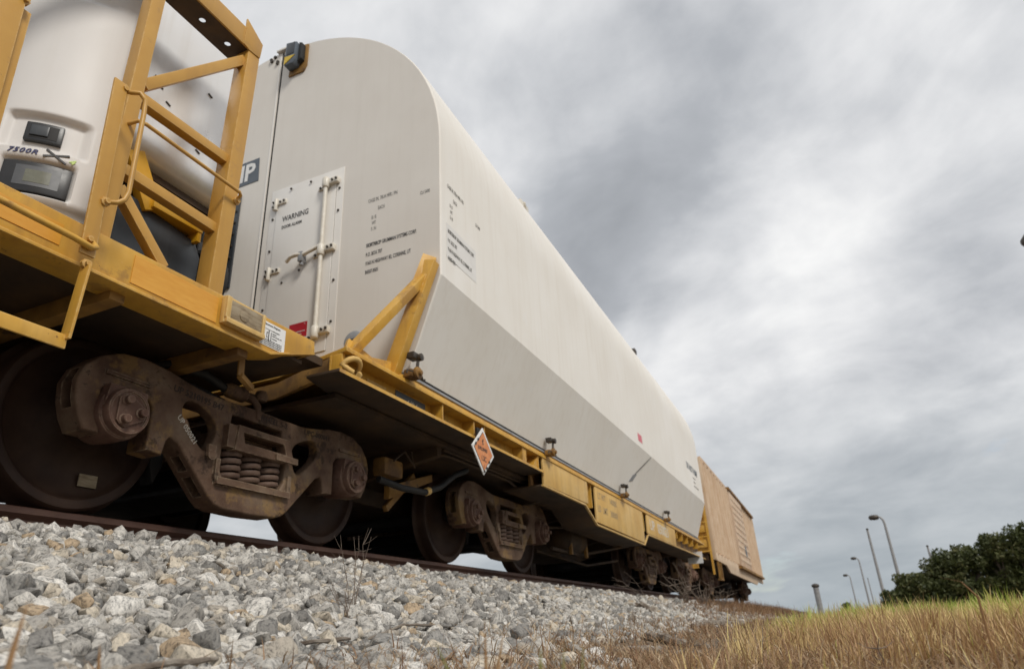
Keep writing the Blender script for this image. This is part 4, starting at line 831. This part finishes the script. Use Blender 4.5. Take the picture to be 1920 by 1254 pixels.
# ---------------------------------------------------------------- lamp posts, trees and bushes beyond the field
def lamp(x, y, zt, label, zb=-1.0, head=True, r=.11):
    lp = thing('street_lamp', label, 'lamp post', (x, y, zb), 'lamp posts in a row beyond the grass')
    H = zt
    part('pole', MB().tube([(x, y, zb), (x, y, (zb + H) / 2), (x, y, H - .55), (x, y + .04, H - .25), (x, y + .18, H - .05), (x, y + .38, H)] if head else [(x, y, zb), (x, y, (zb + H) / 2), (x, y, H)], r, 8, [1.25, 1.05, .8, .75, .65, .6] if head else [1.2, 1, .75]), pole_m, lp, 0, 60)
    if head: part('lamp_head', MB().lathe([(.05, -.35), (.17, -.28), (.20, 0), (.17, .28), (.05, .38)], (x, y + .62, H - .02), 'y', 12), dark_bolt, lp, 0, 60)
    else: part('pole_cap', MB().lathe([(r * .9, 0), (r * .9, .12), (.02, .16)], (x, y, H), 'z', 10), dark_bolt, lp, 0, 60)
lamp(57.75, -8.95, 6.15, 'tallest lamp post, hooked dark head, in front of the left end of the trees')
lamp(72.8, -8.6, 6.75, 'tall straight grey post just left of the tallest hooked lamp post', head=False, r=.13)
lamp(107.8, -8.75, 6.6, 'mid-height hooked lamp post, third counting left from the trees')
lamp(127.9, -7.7, 5.4, 'thin small hooked lamp post, left of the mid-height hooked one', r=.10)
lamp(137.8, -10.75, 5.0, 'faint thin post rising beside the mid-height hooked lamp post', head=False, r=.10)
lamp(77.3, -13.75, 5.1, 'pale post sticking out of the dark tree crowns', head=False, r=.12)
lamp(12.05, -9.70, 5.72, 'nearest lamp post, only its dark head showing at the right edge', r=.06)
po = thing('signal_post', 'short grey ribbed post standing alone between boxcar and lamp posts', 'post', (57.9, -3.12, -1.0))
part('mast', MB().tube([(57.9, -3.12, -1.0), (57.9, -3.12, 1.5)], .20, 8), pole_m, po, 0, 60)
for k in range(7): part('mast_ring', MB().lathe([(.215, -.03), (.215, .03)], (57.9, -3.12, -.3 + .27 * k), 'z', 10), pole_m, po)
part('mast_head', MB().lathe([(.2, 0), (.3, .1), (.28, .22), (.1, .3)], (57.9, -3.12, 1.42), 'z', 10), dark_bolt, po, 0, 50)
def leaf_mat(name, cols):
    m = bpy.data.materials.new(name); m.use_nodes = True; t = m.node_tree; N = t.nodes; L = t.links; b = N['Principled BSDF']; b.inputs['Roughness'].default_value = .6
    at = N.new('ShaderNodeAttribute'); at.attribute_name = 'tint'; r = N.new('ShaderNodeValToRGB'); L.new(at.outputs['Fac'], r.inputs[0]); el = r.color_ramp.elements
    el[0].color = (*cols[0], 1); el[1].color = (*cols[-1], 1)
    for i, c in enumerate(cols[1:-1]): q = el.new((i + 1) / (len(cols) - 1)); q.color = (*c, 1)
    L.new(r.outputs[0], b.inputs['Base Color'])
    tr = N.new('ShaderNodeBsdfTranslucent'); L.new(r.outputs[0], tr.inputs[0]); mx = N.new('ShaderNodeMixShader'); mx.inputs[0].default_value = .25
    L.new(b.outputs[0], mx.inputs[1]); L.new(tr.outputs[0], mx.inputs[2]); L.new(mx.outputs[0], N['Material Output'].inputs[0]); return m
leaf_m = leaf_mat('evergreen_leaf', [(.035, .048, .012), (.065, .080, .02), (.095, .105, .03), (.16, .14, .055)])
def quads(name, Cn, size, m, tint, rg):
    n = len(Cn); a = rg.normal(size=(n, 3)); a /= np.linalg.norm(a, axis=1)[:, None]; b = np.cross(a, rg.normal(size=(n, 3))); b /= np.linalg.norm(b, axis=1)[:, None]
    s = (size * rg.uniform(.6, 1.5, n))[:, None]
    V = np.stack([Cn - a * s, Cn + b * s * .45, Cn + a * s, Cn - b * s * .45], 1).reshape(-1, 3); F = np.arange(4 * n).reshape(-1, 4)
    return merged(name, [(V, F)], m, np.zeros(1)) if tint is None else _q(name, V, F, m, np.repeat(tint, 4))
def _q(name, V, F, m, tv):
    me = merged(name, [(V, F)], m, np.zeros(1)); me.attributes['tint'].data.foreach_set('value', tv.astype(np.float32)); return me
def tree(x, y, zb, h, w, label, seed, blobs=52, per=120, leaf=.11, group='dark trees along the far edge of the field', cat='tree'):
    w *= 1.05; rg = np.random.default_rng(seed); t = thing('tree' if cat == 'tree' else 'bush', label, cat, (x, y, zb), group)
    mb = MB(); mb.tube([(x, y, zb), (x + .1, y + .08, zb + h * .4), (x - .05, y + .15, zb + h * .8)], .05 * h * .55, 7, [1.3, .8, .25])
    cs = []
    for k in range(blobs):
        u = rg.uniform(.12, .97); rad = w * (.55 + .6 * math.sin(math.pi * min(1, u * .85 + .12))) * math.sqrt(rg.uniform(.1, 1)) * .62; a = rg.uniform(0, 6.283)
        c = np.array([x + rad * math.cos(a), y + rad * math.sin(a), zb + h * u * rg.uniform(.86, 1.04)]); cs.append(c)
        if k % 3 == 0: mb.tube([(x, y, zb + h * u * .55), tuple((c + (x, y, zb + h * u * .6)) / 2), tuple(c)], .012 * h, 5, [1, .6, .25])
    part('trunk', mb, bark_m, t, 0, 60)
    Pn, tn = [], []
    for c in cs:
        r = w * rg.uniform(.26, .46); d = rg.normal(size=(per, 3)); d /= np.linalg.norm(d, axis=1)[:, None]
        Pn.append(c + d * (r * rg.uniform(.3, 1.05, per) ** .6)[:, None] * (1, 1, .8)); tn.append(np.clip(rg.uniform(.1, .9) * .7 + rg.uniform(-.15, .35, per), 0, 1))
    part('crown', quads('crown', np.concatenate(Pn), leaf, leaf_m, np.concatenate(tn), rg), None, t)
TR = [(47.8, -7.55, .55, 1.0, 'low dark shrub at the left foot of the tree line'), (47.7, -8.5, 1.35, 1.2, 'small dark tree behind the tallest lamp post'), (47.6, -9.7, 2.15, 1.3, 'rounded dark tree right of the tallest lamp post'),
      (47.5, -10.8, 2.5, 1.2, 'dark tree that the pale post sticks out of'), (47.3, -12.1, 2.85, 1.3, 'dark tree left of the notch in the tree line'), (46.9, -13.45, 3.65, 1.1, 'tall pointed dark tree right of the notch in the tree line'),
      (46.7, -14.6, 3.75, 1.2, 'tallest dark tree, second in from the right edge'), (46.5, -16.0, 3.6, 1.4, 'dark tree cut by the right edge of the picture'), (49.5, -11.4, 2.5, 1.5, 'dark tree further back, mid tree line'), (49.5, -14.0, 3.2, 1.5, 'dark tree further back, behind the tallest trees')]
for i, (x, y, ht, w, lb) in enumerate(TR): tree(x, y, -1.15, ht + 1.15, w, lb, 50 + i)
tree(87.9, -5.3, -1.0, 1.75, .9, 'small lone bush on the skyline between the short post and the lamp posts', 90, 10, 60, .2, None, 'bush')
# ---------------------------------------------------------------- grass, straw, weeds, driftwood
grass_m = leaf_mat('field_grass', [(.33, .19, .095), (.55, .36, .165), (.72, .54, .27), (.68, .58, .22), (.52, .54, .12), (.34, .46, .07)])
straw_m = leaf_mat('dry_straw', [(.15, .075, .04), (.30, .17, .085), (.40, .28, .16), (.56, .45, .31)])
def blades(name, base, h, lean, az, w, m, tint, kind='stuff'):
    """curved tapering blades, 3 segments each"""
    n = len(base); k = 3; ts = np.linspace(0, 1, k + 1)
    dirv = np.stack([np.cos(az), np.sin(az), np.zeros(n)], 1); side = np.stack([-np.sin(az), np.cos(az), np.zeros(n)], 1)
    tw = rg.uniform(-1, 1, n)[:, None]; side = side * np.cos(tw) + dirv * np.sin(tw)
    rows = []
    for t in ts:
        ang = lean * (t * .5 + .25)
        c = base + dirv * (h * t * np.sin(ang))[:, None]; c[:, 2] += h * t * np.cos(ang)
        ww = (w * (1 - t ** 1.5) + w * .06)[:, None] * .5
        rows += [c - side * ww, c + side * ww]
    V = np.stack(rows, 1); nv = 2 * (k + 1); V = V.reshape(-1, 3)
    f = np.array([[2 * j, 2 * j + 1, 2 * j + 3, 2 * j + 2] for j in range(k)]); F = (np.arange(n)[:, None, None] * nv + f[None]).reshape(-1, 4)
    return struct(name, _q(name, V, F, m, np.repeat(tint, nv)), kind)
def noise2(x, y, s, z=0.0): return np.array([noise.noise(Vector((a * s, b * s, z))) for a, b in zip(x, y)])
def candidates(n, rmin, rmax, seed):
    g = np.random.default_rng(seed); r = rmin * (rmax / rmin) ** g.random(n); a = np.radians(g.uniform(-22, 62, n))
    return CAM.x + r * np.cos(a), CAM.y + r * np.sin(a) , r
# field grass: bearings from straight ahead along the track to the right
def field(n, rmin, rmax, seed):
    g = np.random.default_rng(seed); r = rmin * (rmax / rmin) ** g.random(n); a = np.radians(g.uniform(-30, 26, n))
    return CAM.x + r * np.cos(a), CAM.y + r * np.sin(a), r
def tufts(nt, rmin, rmax, seed, per):
    tx, ty, tr = field(nt, rmin, rmax, seed); nz = noise2(tx, ty, .9, 4); edge = -3.80 + .085 * (tx + 2) + .30 * nz
    k = rg.random(nt) < sstep(.12, -.55, ty - edge); tx, ty, tr = tx[k], ty[k], tr[k]; nt = len(tx)
    right = sstep(0, -3.0, ty + 3.4); far = sstep(2.6, 7.0, tr)
    pn = noise2(tx, ty, 2.3, 11); k2 = (pn > -.30) | (rg.random(nt) < .35); tx, ty, tr, right, far, pn = tx[k2], ty[k2], tr[k2], right[k2], far[k2], pn[k2]; nt = len(tx)
    tt = np.clip(.10 + .78 * far + .45 * right + .34 * noise2(tx, ty, 1.3, 7) + rg.normal(0, .13, nt), 0, 1)
    th = (.055 + .075 * rg.random(nt) ** 1.6) * np.clip(1 + 1.0 * pn, .5, 1.5) * (1 + .15 * right) * (.55 + .45 * sstep(.8, 2.4, tr)); ta = rg.uniform(0, 6.283, nt)
    m = np.repeat(np.arange(nt), per); n = len(m); ph = rg.uniform(0, 6.283, n); rr = rg.random(n) ** .7 * (.018 + .012 * np.minimum(tr, 6))[m]
    x = tx[m] + rr * np.cos(ph); y = ty[m] + rr * np.sin(ph); base = np.stack([x, y, ground_z(x, y) - .006], 1)
    h = th[m] * rg.uniform(.45, 1.15, n); az = np.where(rg.random(n) < .6, ph + rg.normal(0, .5, n), ta[m] + rg.normal(0, .6, n))
    lean = np.where(rg.random(n) < .14, rg.uniform(1.2, 2.2, n), .15 + 1.0 * rg.random(n) * (.4 + rr / rr.max()))
    tint = np.clip(tt[m] + rg.normal(0, .10, n), 0, 1); tint = np.where(rg.random(n) < .16, np.clip(rg.normal(.45, .12, n), 0, 1), tint)
    w = (.0016 + .0022 * rg.random(n) ** 1.5) + .0006 * tr[m]
    return base, h, lean, az, w, tint
parts_ = [tufts(2600, .80, 5.0, 5, 24), tufts(3000, 2.2, 15.0, 15, 24)]
base, h, lean, az, w_, tint = (np.concatenate(q) for q in zip(*parts_))
blades('grass', base, h, lean, az, w_, grass_m, tint)
# straw: flattened dead stalks between the stones and the grass
x, y, r = candidates(56000, .85, 14, 6)
nz = noise2(x, y, 1.2, 2); edge = -2.78 + .04 * np.clip(x, 0, 9) + .24 * nz - .36 * sstep(.7, -.7, x)
keep = rg.random(len(x)) < (sstep(.28, -.20, y - edge) * sstep(-5.2, -4.2, y)); x, y, r = x[keep], y[keep], r[keep]; n = len(x)
base = np.stack([x, y, ground_z(x, y) + rg.uniform(0, .022, n)], 1)
blades('straw', base, rg.uniform(.025, .085, n) * (1 + .5 * (rg.random(n) < .08)), np.where(rg.random(n) < .13, rg.uniform(.3, 1.3, n), rg.uniform(1.3, 2.5, n)), rg.uniform(0, 6.283, n), .0014 + .0016 * rg.random(n) + .0004 * r, straw_m, np.clip(rg.normal(.5, .25, n), 0, 1))
# dry growth along the toe, hiding the foot of the far ballast
n = 16000; x = 6.5 + 33 * rg.random(n) ** 1.3; y = -2.55 + .055 * np.clip(x - 5, 0, 13) + rg.normal(0, .36, n); keep = (y < -1.25); x, y = x[keep], y[keep]; n = len(x)
base = np.stack([x, y, ground_z(x, y)], 1); cl = noise2(x, y, 2.2, 8)
blades('dry_brush', base, (.06 + .11 * rg.random(n)) * (1 + .8 * np.clip(cl, -.4, 1)) * (1 + .9 * sstep(11, 17, x)) * (.45 + .55 * sstep(7, 11, x)), rg.uniform(.1, 1.3, n), rg.uniform(0, 6.283, n), .004 + .004 * rg.random(n) + .0002 * x, straw_m, np.clip(rg.normal(.28, .22, n), 0, 1))
n = 14000; x = rg.uniform(2.5, 16, n); y = -2.62 - 1.15 * rg.random(n) ** 1.2; cl = noise2(x, y, 3.1, 3); base = np.stack([x, y, ground_z(x, y)], 1)
blades('dry_stubble', base, (.025 + .06 * rg.random(n)) * (1 + .7 * np.clip(cl, -.5, 1)), rg.uniform(.2, 2.0, n), rg.uniform(0, 6.283, n), .003 + .003 * rg.random(n) + .0003 * x, straw_m, np.clip(rg.normal(.38, .26, n), 0, 1))
# single weeds with branching stems
def weed(x, y, h, stems, spread, label, seed, r=.0022, lean=(0, 0)):
    q = random.Random(seed); z = float(ground_z(np.array([x]), np.array([y]))[0]) - .01
    t = thing('dry_weed', label, 'weed', (x, y, z), 'dry weeds in the ballast')
    for s in range(stems):
        a = q.uniform(0, 6.283); hh = h * q.uniform(.5, 1); pts = [(x + q.gauss(0, .012), y + q.gauss(0, .012), z)]; dx, dy = math.cos(a) * spread * q.uniform(.2, 1), math.sin(a) * spread * q.uniform(.2, 1); mb = MB()
        for k in range(1, 6): f = k / 5; pts.append((pts[0][0] + dx * f ** 1.4 + lean[0] * f * f + q.gauss(0, .05) * spread, pts[0][1] + dy * f ** 1.4 + lean[1] * f * f + q.gauss(0, .05) * spread, z + hh * f))
        mb.tube(pts, r, 5, [1.3, 1.1, 1, .8, .6, .35])
        for j in range(q.randint(2, 4)):
            k = q.randint(2, 4); b = Vector(pts[k]); e = b + Vector((q.gauss(0, .5) * spread, q.gauss(0, .5) * spread, hh * q.uniform(.05, .22))); mb.tube([b, (b + e) / 2 + Vector((0, 0, -.004)), e], r * .6, 4, [1, .7, .4])
        part('stem', mb, twig_m, t, 0, 60)
weed(.10, -2.37, .30, 6, .07, 'tall thin branching dry weed on the stones below the second wheel', 1, .0012)
weed(-.03, -2.44, .15, 9, .08, 'low tangled dry weed at the foot of the tall thin one', 2, .0013)
weed(3.1, -2.62, .16, 12, .07, 'stubby dry weed tuft on the edge of the stones beside the driftwood', 3, .0016)
weed(10.2, -1.75, .75, 7, .35, 'grey arching dead stems in front of the last truck', 4, .009, (-.5, .1))
weed(11.6, -1.8, .55, 9, .30, 'dead grey stems sprouting below the boxcar end', 5, .007)
weed(13.6, -1.9, .5, 10, .3, 'pale dead shrub below the boxcar side', 6, .006)
weed(8.0, -1.55, .42, 3, .25, 'thin curved dead stalk leaning on the rail by the third truck', 7, .0035, (-.3, .2))
weed(-.15, -3.62, .15, 2, .07, 'bare dark twig rising from the brown litter, nearest of its kind', 11, .0016)
weed(.55, -3.70, .15, 2, .08, 'forked dark twig standing where litter meets the tall grass', 12, .0018)
weed(1.7, -3.45, .17, 3, .07, 'reddish dead stems standing right of the driftwood pair', 13, .0018)
weed(2.6, -3.75, .2, 4, .10, 'thin brown dead weed in the brown litter before the tall grass', 14, .0018)
weed(-.35, -4.02, .13, 2, .06, 'blackish broken stem in the tall golden grass', 15, .0022)
# driftwood sticks lying at the toe
def stick(pts, r, label, seed, rings=10):
    q = random.Random(seed); P_ = [Vector(p) for p in pts]; o = []
    for i in range(rings + 1):
        f = i / rings * (len(P_) - 1); k = min(int(f), len(P_) - 2); o.append(P_[k].lerp(P_[k + 1], f - k) + Vector((q.gauss(0, r * .18), q.gauss(0, r * .18), q.gauss(0, r * .18))))
    me = MB().tube(o, r, 7, [q.uniform(.75, 1.1) * (.7 if i in (0, rings) else 1) for i in range(rings + 1)]).mesh('driftwood', wood_grey, 0, 30)
    t = thing('driftwood', label, 'driftwood', tuple(P_[0]), 'driftwood lying beside the stones')
    me.transform(Matrix.Translation(-P_[0])); t.data if False else None
    o_ = link('stick', me, t, tuple(P_[0])); o_.location = (0, 0, 0); return t
def gz(x, y, d=0.0): return (x, y, float(ground_z(np.array([x]), np.array([y]))[0]) + d)
stick([gz(1.62, -3.06, .015), gz(1.55, -3.16, .02), gz(1.52, -3.29, .012)], .024, 'split grey driftwood lying under the stubby dry weed tuft', 1)
stick([gz(.42, -3.24, .012), gz(.72, -3.26, .022), gz(1.06, -3.27, .012)], .021, 'grey driftwood log near the bottom edge, nearer of the pair', 2)
stick([gz(.92, -3.34, .012), gz(1.06, -3.40, .018), gz(1.18, -3.45, .01)], .019, 'grey driftwood log near the bottom edge, farther of the pair', 3)
stick([gz(3.75, -2.93, .02), gz(4.7, -2.97, .05), gz(6.6, -3.02, .03)], .034, 'long dark driftwood branch lying farthest along the stones', 4)
stick([gz(5.1, -2.15, .03), gz(5.0, -2.28, .05), gz(4.9, -2.40, .02)], .045, 'dark broken wood chunk lying up on the stones', 5, 6)
stick([gz(1.58, -3.33, .012), gz(1.46, -3.38, .016), gz(1.39, -3.41, .008)], .014, 'short broken driftwood end beside the split log', 6, 5)
stick([gz(-.95, -2.82, .02), gz(-.62, -2.76, .035), gz(-.35, -2.70, .02)], .006, 'thin pale twig lying across the nearest stones', 7)
stick([gz(-1.60, -3.24, .03), gz(-1.30, -3.02, .05), gz(-1.02, -2.90, .03)], .006, 'brown twig on the stones in the bottom left corner', 8)
stick([gz(-.30, -2.72, .02), gz(.05, -2.62, .03), gz(.3, -2.60, .02)], .005, 'thin curved twig on the stones left of the dry straw', 9)
# single stalks standing close to the lens
def stalk(pts, w, m, label, cat='grass stalk'):
    P_ = [Vector(p) for p in pts]; z = float(ground_z(np.array([P_[0].x]), np.array([P_[0].y]))[0]); b0 = Vector((P_[0].x, P_[0].y, z - .01)); Q = [b0] + P_; t = thing('grass_stalk', label, cat, tuple(b0), 'single stalks standing in front of the stones')
    mb = MB(); n = len(Q)
    for s_ in (-1, 1): pass
    side = Vector((R0.x, R0.y, 0)).normalized(); dep = Vector((side.y, -side.x, 0)); rows = []
    for i, q in enumerate(Q):
        k = (1 - (i / (n - 1)) ** 2.2) * .92 + .08
        rows.append([mb.bm.verts.new(q + side * (a * w * k / 2) + dep * (b * w * k * .3)) for a, b in ((-1, 0), (0, 1), (1, 0), (0, -.4))])
    for a, b in zip(rows, rows[1:]):
        for k in range(4): mb.bm.faces.new((a[k], a[(k + 1) % 4], b[(k + 1) % 4], b[k]))
    mb.bm.faces.new(rows[-1]); part('blade', mb, m, t, 0, 60)
brown_stalk = mat('brown_stalk', [(.23, .12, .045), (.36, .22, .10)], .7, 40, stretch=(1, 1, .2))
green_stalk = mat('green_stalk', [(.16, .16, .04), (.24, .23, .075)], .6, 40, stretch=(1, 1, .2))
stalk([(-1.662, -3.323, -.66), (-1.659, -3.323, -.61), (-1.655, -3.322, -.572)], .009, brown_stalk, 'broad dry brown stalk in the bottom left corner')
stalk([(-1.515, -3.24, -.63), (-1.517, -3.238, -.606)], .006, brown_stalk, 'short brown stub of a stalk right of the broad corner stalk')
stalk([(-1.354, -3.575, -.661), (-1.363, -3.56, -.624)], .006, green_stalk, 'leaning green stub left of the two brown stalks')
stalk([(-1.248, -3.563, -.668), (-1.248, -3.563, -.601)], .006, brown_stalk, 'upright brown stalk, left of the close pair')
stalk([(-1.243, -3.572, -.669), (-1.237, -3.586, -.607)], .005, brown_stalk, 'slanting brown stalk, right of the close pair')
stalk([(-1.407, -3.696, -.660), (-1.406, -3.699, -.632)], .007, green_stalk, 'blunt upright green stub at the bottom edge')
stalk([(-1.353, -3.699, -.664), (-1.351, -3.702, -.634)], .005, green_stalk, 'yellow-green blade at the bottom edge beside the blunt stub')
stalk([(-1.299, -3.700, -.667), (-1.297, -3.705, -.633)], .0045, green_stalk, 'thin green blade right of the yellow-green one')
stalk([(-.470, -4.21, -.66), (-.472, -4.212, -.60), (-.49, -4.19, -.572), (-.53, -4.15, -.562)], .006, brown_stalk, 'golden arching blade against the dark trees')
